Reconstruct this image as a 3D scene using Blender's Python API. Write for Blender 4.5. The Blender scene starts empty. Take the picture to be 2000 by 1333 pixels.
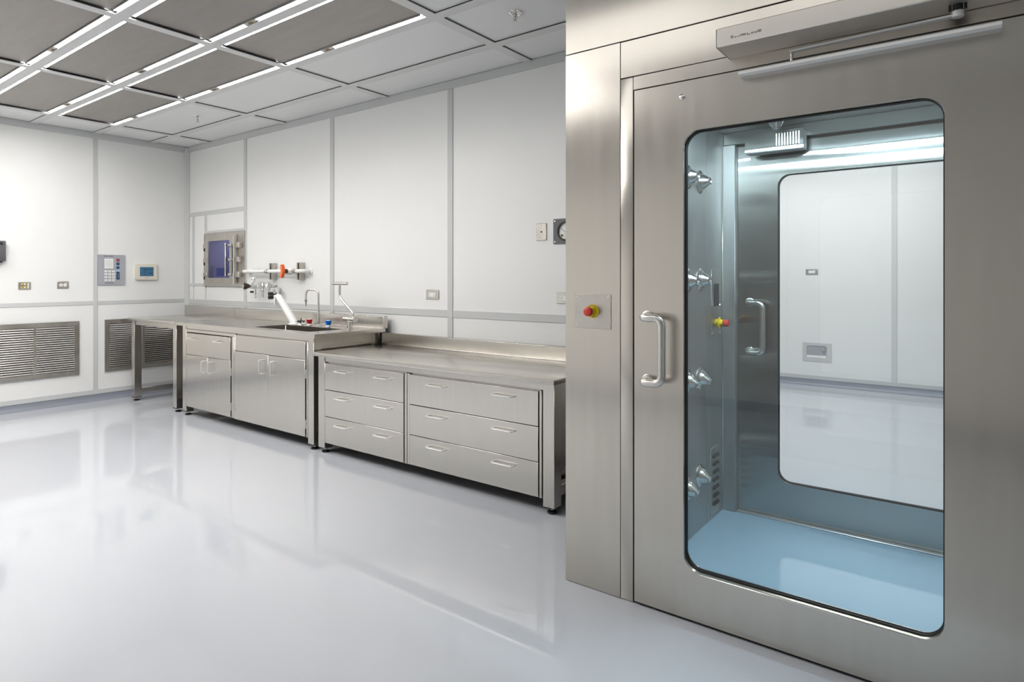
import bpy, bmesh, math, random
from math import pi, sin, cos, radians
from mathutils import Vector, Matrix

random.seed(4)
SC = bpy.context.scene
COL = SC.collection

# ------------------------------------------------------------------ camera, world, light level
cam_d = bpy.data.cameras.new('camera')
cam = bpy.data.objects.new('camera', cam_d)
COL.objects.link(cam)
cam.location = (0, 0, 1.35)
cam.rotation_euler = (radians(90), 0, radians(36.81))
cam_d.sensor_fit = 'HORIZONTAL'
cam_d.sensor_width = 36
cam_d.lens = 1218 / 2000 * 36
cam_d.shift_y = -125.5 / 2000
cam_d.clip_start = 0.02
SC.camera = cam

w = bpy.data.worlds.new('world')
SC.world = w
w.use_nodes = True
w.node_tree.nodes['Background'].inputs[0].default_value = (0.9, 0.95, 1.0, 1)
w.node_tree.nodes['Background'].inputs[1].default_value = 0.0

vs = SC.view_settings
vs.view_transform = 'Standard'
vs.look = 'None'
vs.gamma = 1.0
vs.use_curve_mapping = False
vs.exposure = 0.05
SC.cycles.use_denoising = True
SC.cycles.max_bounces = 12
SC.cycles.diffuse_bounces = 6
SC.cycles.glossy_bounces = 6
SC.cycles.transparent_max_bounces = 16
SC.cycles.sample_clamp_indirect = 6.0
SC.cycles.caustics_reflective = False

TUBE = 53.0            # emission of the ceiling tubes
LED = 400.0             # emission of the booth LED strips


def area_lamp(name, loc, sx, sy, power, color=(1, 0.98, 0.95), rot=(0, 0, 0)):
    d = bpy.data.lights.new(name, 'AREA')
    d.shape = 'RECTANGLE'
    d.size, d.size_y = sx, sy
    d.energy = power
    d.color = color
    o = bpy.data.objects.new(name, d)
    o.location = loc
    o.rotation_euler = rot
    COL.objects.link(o)
    return o


# the tube rows that carry on over and behind the camera
for ry in (1.02, 0.45, -0.12):
    for cx in (-6.41, -4.9, -3.38):
        area_lamp('tube_row_or_fill', (cx, ry, 2.905), 1.4, 0.12, {1.02: 22, 0.45: 14, -0.12: 6}[ry])
for cx in (-1.86, -0.34):  # fill added over blank panels to brighten the booth header; no tubes here
    area_lamp('tube_row_or_fill', (cx, 1.02, 2.905), 1.4, 0.9, 5 if cx < -1 else 4)
# the room beyond the booth
for ly in (4.9, 6.2, 7.5):
    area_lamp('far_room_lamp', (-1.4, ly, 2.9), 2.6, 0.12, 31, (1.0, 0.99, 0.97))

# ------------------------------------------------------------------ materials
def mat(name, color, rough=0.4, metal=0.0, spec=0.5, emit=None, estr=0.0, coat=0.0):
    m = bpy.data.materials.new(name)
    m.use_nodes = True
    b = m.node_tree.nodes['Principled BSDF']
    b.inputs['Base Color'].default_value = (*color, 1)
    b.inputs['Roughness'].default_value = rough
    b.inputs['Metallic'].default_value = metal
    b.inputs['Specular IOR Level'].default_value = spec
    b.inputs['Coat Weight'].default_value = coat
    if emit:
        b.inputs['Emission Color'].default_value = (*emit, 1)
        b.inputs['Emission Strength'].default_value = estr
    return m


def nodes(m):
    nt = m.node_tree
    return nt, nt.nodes['Principled BSDF'], (lambda t: nt.nodes.new(t)), (lambda a, b: nt.links.new(a, b))


def noise_mix(m, c0, c1, scale, stretch=(1, 1, 1), detail=3, rough=None, bump=0.0, bscale=None, bstretch=None, dist=0.01):
    """colour and roughness vary between two values over world space, plus a fine relief"""
    nt, b, N, L = nodes(m)
    geo = N('ShaderNodeNewGeometry')
    mp = N('ShaderNodeMapping'); mp.inputs['Scale'].default_value = stretch
    L(geo.outputs['Position'], mp.inputs['Vector'])
    nz = N('ShaderNodeTexNoise'); nz.inputs['Scale'].default_value = scale; nz.inputs['Detail'].default_value = detail
    L(mp.outputs[0], nz.inputs['Vector'])
    cr = N('ShaderNodeValToRGB')
    cr.color_ramp.elements[0].position = 0.3; cr.color_ramp.elements[1].position = 0.7
    cr.color_ramp.elements[0].color = (*c0, 1); cr.color_ramp.elements[1].color = (*c1, 1)
    L(nz.outputs['Fac'], cr.inputs[0]); L(cr.outputs[0], b.inputs['Base Color'])
    if rough:
        mr = N('ShaderNodeMapRange')
        mr.inputs['From Min'].default_value = 0.3; mr.inputs['From Max'].default_value = 0.7
        mr.inputs['To Min'].default_value = rough[0]; mr.inputs['To Max'].default_value = rough[1]
        L(nz.outputs['Fac'], mr.inputs['Value']); L(mr.outputs[0], b.inputs['Roughness'])
    if bump:
        mp2 = N('ShaderNodeMapping'); mp2.inputs['Scale'].default_value = bstretch or stretch
        L(geo.outputs['Position'], mp2.inputs['Vector'])
        n2 = N('ShaderNodeTexNoise'); n2.inputs['Scale'].default_value = bscale or scale; n2.inputs['Detail'].default_value = 1
        L(mp2.outputs[0], n2.inputs['Vector'])
        bp = N('ShaderNodeBump'); bp.inputs['Strength'].default_value = bump; bp.inputs['Distance'].default_value = dist
        L(n2.outputs['Fac'], bp.inputs['Height']); L(bp.outputs[0], b.inputs['Normal'])
    return m


M = {}
M['wall'] = noise_mix(mat('white_wall_panel', (0.80, 0.80, 0.785), 0.38), (0.795, 0.795, 0.78), (0.815, 0.812, 0.80), 1.5)
M['trim'] = mat('aluminium_trim', (0.56, 0.565, 0.565), 0.42, 0.0, 0.5)
M['paletrim'] = mat('pale_trim', (0.62, 0.63, 0.635), 0.4)
M['tile'] = noise_mix(mat('ceiling_panel_white', (0.74, 0.745, 0.735), 0.35), (0.84, 0.845, 0.835), (0.86, 0.865, 0.855), 2.0)
M['bar'] = mat('ceiling_grid_bar', (0.74, 0.74, 0.73), 0.4)
M['floor'] = noise_mix(mat('epoxy_floor', (0.42, 0.44, 0.49), 0.1, coat=0.0), (0.49, 0.505, 0.54), (0.505, 0.52, 0.55), 0.8,
                       rough=(0.03, 0.06), bump=0.25, bscale=5.0, dist=0.0006)
M['coving'] = mat('grey_blue_coving', (0.25, 0.265, 0.31), 0.25)
M['vinyl'] = noise_mix(mat('blue_booth_floor', (0.2, 0.4, 0.55), 0.12), (0.38, 0.53, 0.63), (0.40, 0.55, 0.65), 3.0, rough=(0.03, 0.05))


def aniso(m, a):
    """vertical brush grain: highlights spread sideways"""
    nt, b, N, L = nodes(m)
    g = N('ShaderNodeNewGeometry')
    x = N('ShaderNodeVectorMath'); x.operation = 'CROSS_PRODUCT'; x.inputs[1].default_value = (0.0, 0.05, 1.0)
    L(g.outputs['Normal'], x.inputs[0])
    n = N('ShaderNodeVectorMath'); n.operation = 'NORMALIZE'
    L(x.outputs[0], n.inputs[0]); L(n.outputs[0], b.inputs['Tangent'])
    b.inputs['Anisotropic'].default_value = a
    return m


M['steel'] = aniso(noise_mix(mat('brushed_steel', (0.6, 0.57, 0.53), 0.24, 1.0), (0.60, 0.562, 0.51), (0.63, 0.592, 0.54), 9.0,
                             stretch=(3, 3, 0.25), rough=(0.225, 0.25), bump=1.0, bscale=1.1, bstretch=(0.5, 0.5, 2.2), dist=0.003), 0.8)
M['benchsteel'] = aniso(noise_mix(mat('bench_steel', (0.6, 0.58, 0.55), 0.25, 1.0), (0.59, 0.563, 0.522), (0.605, 0.578, 0.537), 12.0,
                                  stretch=(4, 4, 0.3), rough=(0.23, 0.26), bump=1.0, bscale=1.6, bstretch=(1, 1, 1), dist=0.001), 0.75)


def polished(name, color, rough, a):
    """smooth sheet with a faint vertical grain, sharp-edged reflections"""
    m = bpy.data.materials.new(name); m.use_nodes = True
    nt = m.node_tree; nt.nodes.clear()
    N, L = (lambda t: nt.nodes.new(t)), (lambda p, q: nt.links.new(p, q))
    g = N('ShaderNodeNewGeometry')
    x = N('ShaderNodeVectorMath'); x.operation = 'CROSS_PRODUCT'; x.inputs[1].default_value = (0.0, 0.05, 1.0)
    n = N('ShaderNodeVectorMath'); n.operation = 'NORMALIZE'
    gl = N('ShaderNodeBsdfAnisotropic'); gl.distribution = 'BECKMANN'
    gl.inputs['Roughness'].default_value = rough; gl.inputs['Anisotropy'].default_value = a
    mp = N('ShaderNodeMapping'); mp.inputs['Scale'].default_value = (3, 3, 0.25)
    nz = N('ShaderNodeTexNoise'); nz.inputs['Scale'].default_value = 8
    cr = N('ShaderNodeValToRGB')
    cr.color_ramp.elements[0].color = (*[c * 0.95 for c in color], 1); cr.color_ramp.elements[1].color = (*color, 1)
    L(g.outputs['Position'], mp.inputs[0]); L(mp.outputs[0], nz.inputs['Vector']); L(nz.outputs['Fac'], cr.inputs[0])
    L(cr.outputs[0], gl.inputs['Color'])
    L(g.outputs['Normal'], x.inputs[0]); L(x.outputs[0], n.inputs[0]); L(n.outputs[0], gl.inputs['Tangent'])
    out = N('ShaderNodeOutputMaterial'); L(gl.outputs[0], out.inputs[0])
    return m


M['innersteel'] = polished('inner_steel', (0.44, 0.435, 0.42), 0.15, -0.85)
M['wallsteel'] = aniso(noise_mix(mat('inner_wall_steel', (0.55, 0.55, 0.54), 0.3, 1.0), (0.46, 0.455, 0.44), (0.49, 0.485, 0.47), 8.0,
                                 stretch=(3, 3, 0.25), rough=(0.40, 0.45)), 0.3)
M['dullsteel'] = noise_mix(mat('dull_steel', (0.5, 0.47, 0.43), 0.34, 1.0), (0.52, 0.49, 0.45), (0.60, 0.57, 0.53), 14, rough=(0.28, 0.38))
M['chrome'] = mat('chrome', (0.8, 0.8, 0.8), 0.09, 1.0)
M['satin'] = mat('satin_steel', (0.68, 0.66, 0.63), 0.2, 1.0)
M['opener'] = mat('opener_cover', (0.74, 0.70, 0.65), 0.36, 0.75)
M['lightalu'] = mat('light_aluminium', (0.80, 0.80, 0.79), 0.35, 0.4)
M['brightpull'] = mat('bright_steel_pull', (0.85, 0.84, 0.82), 0.35, 0.85)
M['slat'] = mat('louvre_steel', (0.62, 0.60, 0.57), 0.3, 0.85)
M['alu'] = mat('anodised_aluminium', (0.62, 0.62, 0.61), 0.35, 0.7)
M['black'] = mat('black_rubber', (0.008, 0.008, 0.009), 0.5)
M['blackplastic'] = mat('black_plastic', (0.014, 0.014, 0.016), 0.3)
M['void'] = mat('dark_duct', (0.01, 0.009, 0.008), 0.7)
M['greybox'] = mat('grey_enclosure', (0.10, 0.10, 0.112), 0.45)
M['plategrey'] = mat('grey_plate', (0.115, 0.115, 0.12), 0.45)
M['keypad'] = mat('silver_faceplate', (0.42, 0.42, 0.46), 0.4, 0.3)
M['white'] = mat('white_plastic', (0.82, 0.82, 0.80), 0.35)
M['ptfe'] = mat('white_polymer', (0.80, 0.80, 0.78), 0.45)
M['cream'] = mat('cream_plastic', (0.74, 0.70, 0.60), 0.4)
M['yellow'] = mat('yellow_plastic', (0.80, 0.58, 0.01), 0.35)
M['yellowmark'] = mat('yellow_socket', (0.65, 0.52, 0.06), 0.4)
M['red'] = mat('red_plastic', (0.62, 0.04, 0.03), 0.3)
M['knobred'] = mat('clear_red_plastic', (0.45, 0.005, 0.01), 0.15)
M['knobblue'] = mat('clear_blue_plastic', (0.0, 0.13, 0.60), 0.15)
M['orange'] = mat('orange_plastic', (0.85, 0.13, 0.01), 0.35)
M['brown'] = mat('brown_knob', (0.045, 0.028, 0.02), 0.3)
M['navy'] = mat('navy_key', (0.006, 0.022, 0.06), 0.35)
M['keyred'] = mat('red_key', (0.35, 0.03, 0.03), 0.35)
M['ltblue'] = mat('pale_blue_strip', (0.38, 0.52, 0.66), 0.4)
M['ink'] = mat('printed_ink', (0.06, 0.06, 0.07), 0.5)
M['paleink'] = mat('pale_print', (0.25, 0.38, 0.45), 0.5)
M['etch'] = mat('worn_etching', (0.33, 0.29, 0.26), 0.5, 0.6)
M['lcd'] = mat('lcd_screen', (0.03, 0.09, 0.16), 0.15, emit=(0.10, 0.24, 0.38), estr=0.22)
M['copper'] = mat('connector_brass', (0.25, 0.16, 0.08), 0.4, 0.8)
M['tube'] = mat('lit_tube', (0.9, 0.9, 0.9), 0.4, emit=(1.0, 0.985, 0.955), estr=TUBE)
M['led'] = mat('lit_led', (0.9, 0.9, 0.9), 0.4, emit=(0.68, 0.89, 1.0), estr=LED)
M['indigo'] = mat('indigo_chamber', (0.24, 0.24, 0.37), 0.5)
M['indigodark'] = mat('indigo_dark', (0.06, 0.075, 0.22), 0.5)
M['glassbulb'] = mat('red_glass_bulb', (0.3, 0.03, 0.03), 0.1)


def filter_mat():
    m = mat('perforated_filter', (0.3, 0.28, 0.26), 0.45, 0.3)
    nt, b, N, L = nodes(m)
    geo = N('ShaderNodeNewGeometry')
    v = N('ShaderNodeTexVoronoi'); v.inputs['Scale'].default_value = 170; v.inputs['Randomness'].default_value = 0.0
    L(geo.outputs['Position'], v.inputs['Vector'])
    nz = N('ShaderNodeTexNoise'); nz.inputs['Scale'].default_value = 3.0
    mp = N('ShaderNodeMapping'); mp.inputs['Scale'].default_value = (1, 6, 1)
    L(geo.outputs['Position'], mp.inputs[0]); L(mp.outputs[0], nz.inputs['Vector'])
    c = N('ShaderNodeValToRGB')
    c.color_ramp.elements[0].position = 0.28; c.color_ramp.elements[0].color = (0.10, 0.09, 0.085, 1)
    c.color_ramp.elements[1].position = 0.36; c.color_ramp.elements[1].color = (0.52, 0.485, 0.455, 1)
    L(v.outputs['Distance'], c.inputs[0])
    c2 = N('ShaderNodeValToRGB')
    c2.color_ramp.elements[0].color = (0.82, 0.81, 0.80, 1); c2.color_ramp.elements[1].color = (1, 1, 1, 1)
    L(nz.outputs['Fac'], c2.inputs[0])
    mx = N('ShaderNodeMixRGB'); mx.blend_type = 'MULTIPLY'; mx.inputs[0].default_value = 1
    L(c.outputs[0], mx.inputs[1]); L(c2.outputs[0], mx.inputs[2]); L(mx.outputs[0], b.inputs['Base Color'])
    return m


def glass_mat(name, tint, rough=0.0, refl=1.0):
    m = bpy.data.materials.new(name); m.use_nodes = True
    nt = m.node_tree; nt.nodes.clear()
    out = nt.nodes.new('ShaderNodeOutputMaterial')
    tr = nt.nodes.new('ShaderNodeBsdfTransparent'); tr.inputs[0].default_value = (*tint, 1)
    gl = nt.nodes.new('ShaderNodeBsdfGlossy'); gl.inputs['Roughness'].default_value = rough
    gl.inputs['Color'].default_value = (refl, refl, refl, 1)
    fr = nt.nodes.new('ShaderNodeFresnel')
    geo = nt.nodes.new('ShaderNodeNewGeometry')
    ior = nt.nodes.new('ShaderNodeMapRange')          # same reflectance where a ray enters and where it leaves the pane
    ior.inputs['To Min'].default_value = 1.45; ior.inputs['To Max'].default_value = 1 / 1.45
    nt.links.new(geo.outputs['Backfacing'], ior.inputs['Value']); nt.links.new(ior.outputs[0], fr.inputs[0])
    mx = nt.nodes.new('ShaderNodeMixShader')
    nt.links.new(fr.outputs[0], mx.inputs[0]); nt.links.new(tr.outputs[0], mx.inputs[1]); nt.links.new(gl.outputs[0], mx.inputs[2])
    nt.links.new(mx.outputs[0], out.inputs[0])
    return m


M['filter'] = filter_mat()
M['glass'] = glass_mat('booth_glass', (0.972, 0.988, 0.992))
M['passglass'] = glass_mat('indigo_glass', (0.72, 0.72, 0.88))
M['dialglass'] = glass_mat('dial_glass', (0.97, 0.97, 0.97))


# ------------------------------------------------------------------ geometry helpers
class MB:
    """collects shapes given in room coordinates into one mesh"""

    def __init__(self):
        self.bm = bmesh.new()

    def box(self, x0, x1, y0, y1, z0, z1, bev=0.0, seg=1):
        x0, x1 = min(x0, x1), max(x0, x1); y0, y1 = min(y0, y1), max(y0, y1); z0, z1 = min(z0, z1), max(z0, z1)
        bm = self.bm
        v = [bm.verts.new(p) for p in ((x0, y0, z0), (x1, y0, z0), (x1, y1, z0), (x0, y1, z0),
                                       (x0, y0, z1), (x1, y0, z1), (x1, y1, z1), (x0, y1, z1))]
        f = [bm.faces.new([v[i] for i in q]) for q in ((3, 2, 1, 0), (4, 5, 6, 7), (0, 1, 5, 4), (1, 2, 6, 5), (2, 3, 7, 6), (3, 0, 4, 7))]
        if bev:
            bev = min(bev, 0.45 * min(x1 - x0, y1 - y0, z1 - z0))
            ed = list({e for q in f for e in q.edges})
            bmesh.ops.bevel(bm, geom=ed, offset=bev, segments=seg, affect='EDGES', profile=0.5)
        return self

    def tube(self, pts, r, n=12, caps=True, radii=None):
        """round bar through a list of points"""
        bm = self.bm
        P = [Vector(p) for p in pts]
        rings = []
        ref = None
        for i, p in enumerate(P):
            if i == 0: t = (P[1] - P[0])
            elif i == len(P) - 1: t = (P[-1] - P[-2])
            else: t = (P[i + 1] - P[i]).normalized() + (P[i] - P[i - 1]).normalized()
            t.normalize()
            if ref is None:
                ref = t.orthogonal().normalized()
            else:
                ref = (ref - t * ref.dot(t))
                ref.normalize()
            b = t.cross(ref)
            rr = radii[i] if radii else r
            rings.append([bm.verts.new(p + (ref * cos(2 * pi * k / n) + b * sin(2 * pi * k / n)) * rr) for k in range(n)])
        for a, c in zip(rings, rings[1:]):
            for k in range(n):
                bm.faces.new((a[k], a[(k + 1) % n], c[(k + 1) % n], c[k]))
        if caps:
            bm.faces.new(list(reversed(rings[0]))); bm.faces.new(rings[-1])
        return self

    def lathe(self, prof, origin, axis, n=20):
        """profile [(radius, distance along axis), ...] spun about an axis"""
        a = Vector(axis).normalized(); u = a.orthogonal().normalized(); v = a.cross(u); o = Vector(origin)
        bm = self.bm
        rings = []
        for r, h in prof:
            if r < 1e-6:
                rings.append([bm.verts.new(o + a * h)])
            else:
                rings.append([bm.verts.new(o + a * h + (u * cos(2 * pi * k / n) + v * sin(2 * pi * k / n)) * r) for k in range(n)])
        for A, B in zip(rings, rings[1:]):
            for k in range(n):
                q = []
                q += [A[k % len(A)], A[(k + 1) % len(A)]] if len(A) > 1 else [A[0]]
                q += [B[(k + 1) % len(B)], B[k % len(B)]] if len(B) > 1 else [B[0]]
                if len(q) > 2: bm.faces.new(q)
        if len(rings[0]) > 1: bm.faces.new(list(reversed(rings[0])))
        if len(rings[-1]) > 1: bm.faces.new(rings[-1])
        return self

    def cyl(self, p0, p1, r, n=16, bev=0.0):
        d = Vector(p1) - Vector(p0); L = d.length
        pr = [(r, 0), (r, L)] if not bev else [(r - bev, 0), (r, bev), (r, L - bev), (r - bev, L)]
        return self.lathe(pr, p0, d, n)

    def slab(self, loop, axis, a, b, holes=()):
        """flat outline (2-D points) with holes, given thickness along an axis ('x','y','z')"""
        bm = self.bm

        def P(p, t):
            return {'x': (t, p[0], p[1]), 'y': (p[0], t, p[1]), 'z': (p[0], p[1], t)}[axis]
        loops = [loop, *holes]
        layer = []
        for t in (a, b):
            edges = []; rings = []
            for lp in loops:
                vv = [bm.verts.new(P(p, t)) for p in lp]
                rings.append(vv)
                edges += [bm.edges.new((vv[i], vv[(i + 1) % len(vv)])) for i in range(len(vv))]
            bmesh.ops.triangle_fill(bm, use_beauty=True, use_dissolve=False, edges=edges)
            layer.append(rings)
        for r0, r1 in zip(*layer):
            for i in range(len(r0)):
                j = (i + 1) % len(r0)
                bm.faces.new((r0[i], r0[j], r1[j], r1[i]))
        return self

    def add_mesh(self, me, mtx):
        base = len(self.bm.verts)
        vs_ = [self.bm.verts.new(mtx @ v.co) for v in me.vertices]
        for p in me.polygons:
            try: self.bm.faces.new([vs_[i] for i in p.vertices])
            except ValueError: pass
        return self


def rrect(x0, x1, z0, z1, r, n=8):
    pts = []
    for cx, cz, a0 in ((x1 - r, z0 + r, -90), (x1 - r, z1 - r, 0), (x0 + r, z1 - r, 90), (x0 + r, z0 + r, 180)):
        for k in range(n + 1):
            a = radians(a0 + 90 * k / n)
            pts.append((cx + r * cos(a), cz + r * sin(a)))
    return pts


def rect(x0, x1, z0, z1):
    return [(x0, z0), (x1, z0), (x1, z1), (x0, z1)]


ORG = {}


def obj(name, mb, m, parent=None, origin=None, smooth=40, label=None):
    """link the collected shapes as ONE object; a child is stored relative to its parent"""
    o_at = Vector(origin) if origin is not None else (ORG[parent.name] if parent else Vector((0, 0, 0)))
    bm = mb.bm
    bmesh.ops.recalc_face_normals(bm, faces=bm.faces[:])
    bmesh.ops.translate(bm, verts=bm.verts[:], vec=-o_at)
    me = bpy.data.meshes.new(name)
    bm.to_mesh(me); bm.free()
    if smooth:
        me.polygons.foreach_set('use_smooth', [True] * len(me.polygons))
        me.set_sharp_from_angle(angle=radians(smooth))
    me.materials.append(m)
    o = bpy.data.objects.new(name, me)
    COL.objects.link(o)
    if parent:
        o.parent = parent
        o.location = o_at - ORG[parent.name]
    else:
        o.location = o_at
    ORG[o.name] = o_at
    if label: o['label'] = label
    return o


def tag(o, label, cat, group=None):
    o['label'] = label; o['category'] = cat
    if group: o['group'] = group
    return o


def thing(name, label, cat, loc, group=None):
    o = bpy.data.objects.new(name, None)
    o.empty_display_size = 0.1
    COL.objects.link(o); o.location = loc
    ORG[o.name] = Vector(loc)
    return tag(o, label, cat, group)


def struct(o):
    o['kind'] = 'structure'
    return o


def copy_tree(o, parent=None, delta=(0, 0, 0)):
    c = o.copy(); COL.objects.link(c)
    if parent: c.parent = parent
    else: c.location = Vector(o.location) + Vector(delta)
    ORG[c.name] = ORG[o.name] + Vector(delta)
    for ch in list(o.children): copy_tree(ch, c, delta)
    return c


def piece_copy(o, name, loc):
    c = o.copy(); c.name = name; COL.objects.link(c); c.location = loc
    return c


def text_into(mb, s, size, mtx, depth=0.0006):
    cu = bpy.data.curves.new('lettering', 'FONT')
    cu.body = s; cu.size = size; cu.align_x = 'CENTER'; cu.align_y = 'CENTER'; cu.extrude = depth; cu.resolution_u = 3
    t = bpy.data.objects.new('lettering_tmp', cu)
    COL.objects.link(t)
    bpy.context.view_layer.update()
    me = bpy.data.meshes.new_from_object(t.evaluated_get(bpy.context.evaluated_depsgraph_get()))
    mb.add_mesh(me, mtx)
    bpy.data.objects.remove(t); bpy.data.curves.remove(cu); bpy.data.meshes.remove(me)


# text on a face looking -Y (towards the camera side): x -> X, y -> Z
FACE_Y = Matrix(((1, 0, 0, 0), (0, 0, -1, 0), (0, 1, 0, 0), (0, 0, 0, 1)))
# text on a face looking +X: x -> +Y, y -> Z
FACE_X = Matrix(((0, 0, 1, 0), (1, 0, 0, 0), (0, 1, 0, 0), (0, 0, 0, 1)))


# ------------------------------------------------------------------ room shell
XL, YB, ZC = -7.70, 3.704, 2.911        # left wall, back wall, ceiling
XR, YN = 2.5, -1.7                       # right wall, wall behind the camera
YF = 2.365                               # face of the booth
YW = 8.45                                # far wall of the next room

fl = struct(obj('floor', MB().box(XL - 0.1, XR + 0.1, YN - 0.1, YW + 0.1, -0.12, 0.0), M['floor']))

# --- ceiling: deck, beams, blank panels and filters
ce = struct(obj('ceiling', MB().box(XL - 0.1, XR + 0.1, YN - 0.1, YB + 0.1, ZC + 0.10, ZC + 0.18), M['tile']))
XB = [-7.16, -5.66, -4.14, -2.62, -1.10, 0.42, 1.94]
YBAR = [3.30, 2.7275, 2.16, 1.59, 1.02, 0.45, -0.12, -0.69, -1.26]
HB = 0.036


def beam(x0, x1, y0, y1, along):
    mb = MB().box(x0, x1, y0, y1, ZC, ZC + 0.004)
    o = obj('ceiling_beam', mb, M['bar'], ce)
    i = 0.001
    g = obj('beam_gasket', MB().box(x0 + i, x1 - i, y0 + i, y1 - i, ZC + 0.004, ZC + 0.0115), M['blackplastic'], o)
    return o


for x in XB: beam(x - HB, x + HB, YN, YB - 0.01, 'y')
for y in YBAR:
    xs = [XL + 0.01] + XB + [XR]
    for a, b in zip(xs, xs[1:]):
        beam(a + (HB if a in XB else 0), b - (HB if b in XB else 0), y - HB, y + HB, 'x')
xs = [XL] + XB + [XR]
ys = [YB] + YBAR + [YN]
for i in range(len(xs) - 1):
    for j in range(len(ys) - 1):
        x0, x1, y0, y1 = xs[i], xs[i + 1], ys[j + 1], ys[j]
        is_filter = 1 <= i <= 3 and j >= 2
        if is_filter:
            f = obj('filter_panel', MB().box(x0 + 0.037, x1 - 0.037, y0 + 0.066, y1 - 0.066, ZC + 0.018, ZC + 0.03), M['filter'], ce)
            fr = MB()
            fr.slab(rect(x0 + 0.01, x1 - 0.01, y0 + 0.01, y1 - 0.01), 'z', ZC + 0.034, ZC + 0.044,
                    [rect(x0 + 0.06, x1 - 0.06, y0 + 0.075, y1 - 0.075)])
            obj('filter_frame', fr, M['plategrey'], f)
        else:
            obj('ceiling_panel', MB().box(x0 + 0.01, x1 - 0.01, y0 + 0.01, y1 - 0.01, ZC + 0.0115, ZC + 0.03), M['tile'], ce)

# --- walls
wl = struct(obj('wall_left', MB().box(XL - 0.10, XL - 0.012, YN - 0.1, YB + 0.1, 0, ZC + 0.06), M['trim']))
wb = MB().box(XL - 0.1, -7.24, YB + 0.012, YB + 0.10, 0, ZC + 0.06).box(-6.44, -1.472, YB + 0.012, YB + 0.10, 0, ZC + 0.06)
wb.box(-7.24, -6.44, YB + 0.012, YB + 0.10, 0, 1.27).box(-7.24, -6.44, YB + 0.012, YB + 0.10, 1.83, ZC + 0.06)
wb.box(-1.472, 0.456, YB + 0.012, YB + 0.10, 2.332, ZC + 0.06).box(0.456, XR + 0.1, YB + 0.012, YB + 0.10, 0, ZC + 0.06)
wb = struct(obj('wall_back', wb, M['trim']))
wr = struct(obj('wall_right', MB().box(XR, XR + 0.1, YN - 0.1, YB + 0.1, 0, ZC + 0.06).box(0.458, XR, YF, YF + 0.08, 0, ZC + 0.06), M['wall']))
wn = struct(obj('wall_near', MB().box(XL - 0.1, XR + 0.1, YN - 0.1, YN, 0, ZC + 0.06), M['wall']))
struct(obj('baseboard_near', MB().box(XL, XR, YN, YN + 0.012, 0.0, 0.09), M['coving']))


def lpanel(y0, y1, z0, z1):
    return obj('wall_panel', MB().box(XL - 0.012, XL, y0, y1, z0, z1), M['wall'], wl)


def bpanel(x0, x1, z0, z1):
    return obj('wall_panel', MB().box(x0, x1, YB, YB + 0.012, z0, z1), M['wall'], wb)


def ltrim(y0, y1, z0, z1, p=0.005):
    return obj('trim_strip', MB().box(XL - 0.004, XL + p, y0, y1, z0, z1, 0.0015), M['trim'], wl)


def btrim(x0, x1, z0, z1, p=0.005):
    return obj('trim_strip', MB().box(x0, x1, YB - p, YB + 0.004, z0, z1, 0.0015), M['trim'], wb)


for y0, y1 in ((YN, -0.40), (-0.36, 1.17), (1.21, 2.70), (2.735, 3.70)):
    lpanel(y0, y1, 0.09, 1.052); lpanel(y0, y1, 1.08, ZC + 0.05)
for y in (-0.38, 1.19, 2.716):
    ltrim(y - 0.021, y + 0.021, 0.12, ZC - 0.055, 0.007)
for y0, y1 in ((YN, -0.401), (-0.359, 1.169), (1.211, 2.695), (2.737, 3.667)):
    ltrim(y0, y1, 1.046, 1.087)
ltrim(YN, 3.667, 0.072, 0.12, 0.008)
ltrim(YN, 3.667, ZC - 0.055, ZC + 0.01, 0.009)

VB = [-6.40, -4.895, -3.387, -1.88]
edges = [XL] + VB + [-1.472]
for a, b in zip(edges, edges[1:]):
    a2 = a + 0.01 if a in VB else a
    b2 = b - 0.01 if b in VB else b
    bpanel(a2, b2, 0.09, 1.04)
    if a == XL:
        bpanel(a2, b2, 2.11, ZC + 0.05)
        bpanel(a2, -7.56, 1.07, 2.08)
        bpanel(-7.53, -7.27, 1.27, 2.08)
        bpanel(-7.53, -7.27, 1.07, 1.245)
        bpanel(-7.24, b2, 1.87, 2.08)
        bpanel(-7.24, b2, 1.07, 1.245)
        obj('wall_panel', MB().slab(rect(-7.27, b2, 1.245, 1.87), 'y', YB, YB + 0.012, [rect(-7.19, -6.56, 1.29, 1.81)]), M['wall'], wb)
    else:
        bpanel(a2, b2, 1.07, ZC + 0.05)
for x in VB:
    btrim(x - 0.028, x + 0.028, 0.12, ZC - 0.055, 0.007)
for a, b in zip([-7.64] + VB, VB + [-1.472]):
    btrim(a + (0.028 if a in VB else 0), b - (0.028 if b in VB else 0), 1.025, 1.083)
btrim(-7.64, -1.472, ZC - 0.055, ZC + 0.01, 0.009)
btrim(-7.64, -1.472, 0.072, 0.12, 0.008)
btrim(-7.64, -6.428, 2.072, 2.122)
btrim(-7.573, -7.517, 1.273, 2.072)
btrim(-7.281, -7.227, 1.856, 2.072)
btrim(-7.227, -6.428, 1.856, 1.885)
btrim(-7.573, -7.277, 1.239, 1.273)
btrim(-7.64, -7.573, 1.239, 1.273)
corner = MB().slab([(XL, YB), (XL + 0.064, YB), (XL + 0.064, YB - 0.008), (XL + 0.03, YB - 0.014), (XL + 0.012, YB - 0.03), (XL + 0.006, YB - 0.037), (XL, YB - 0.037)], 'z', 0.0, ZC)
struct(obj('trim_1', corner, M['trim']))


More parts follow.
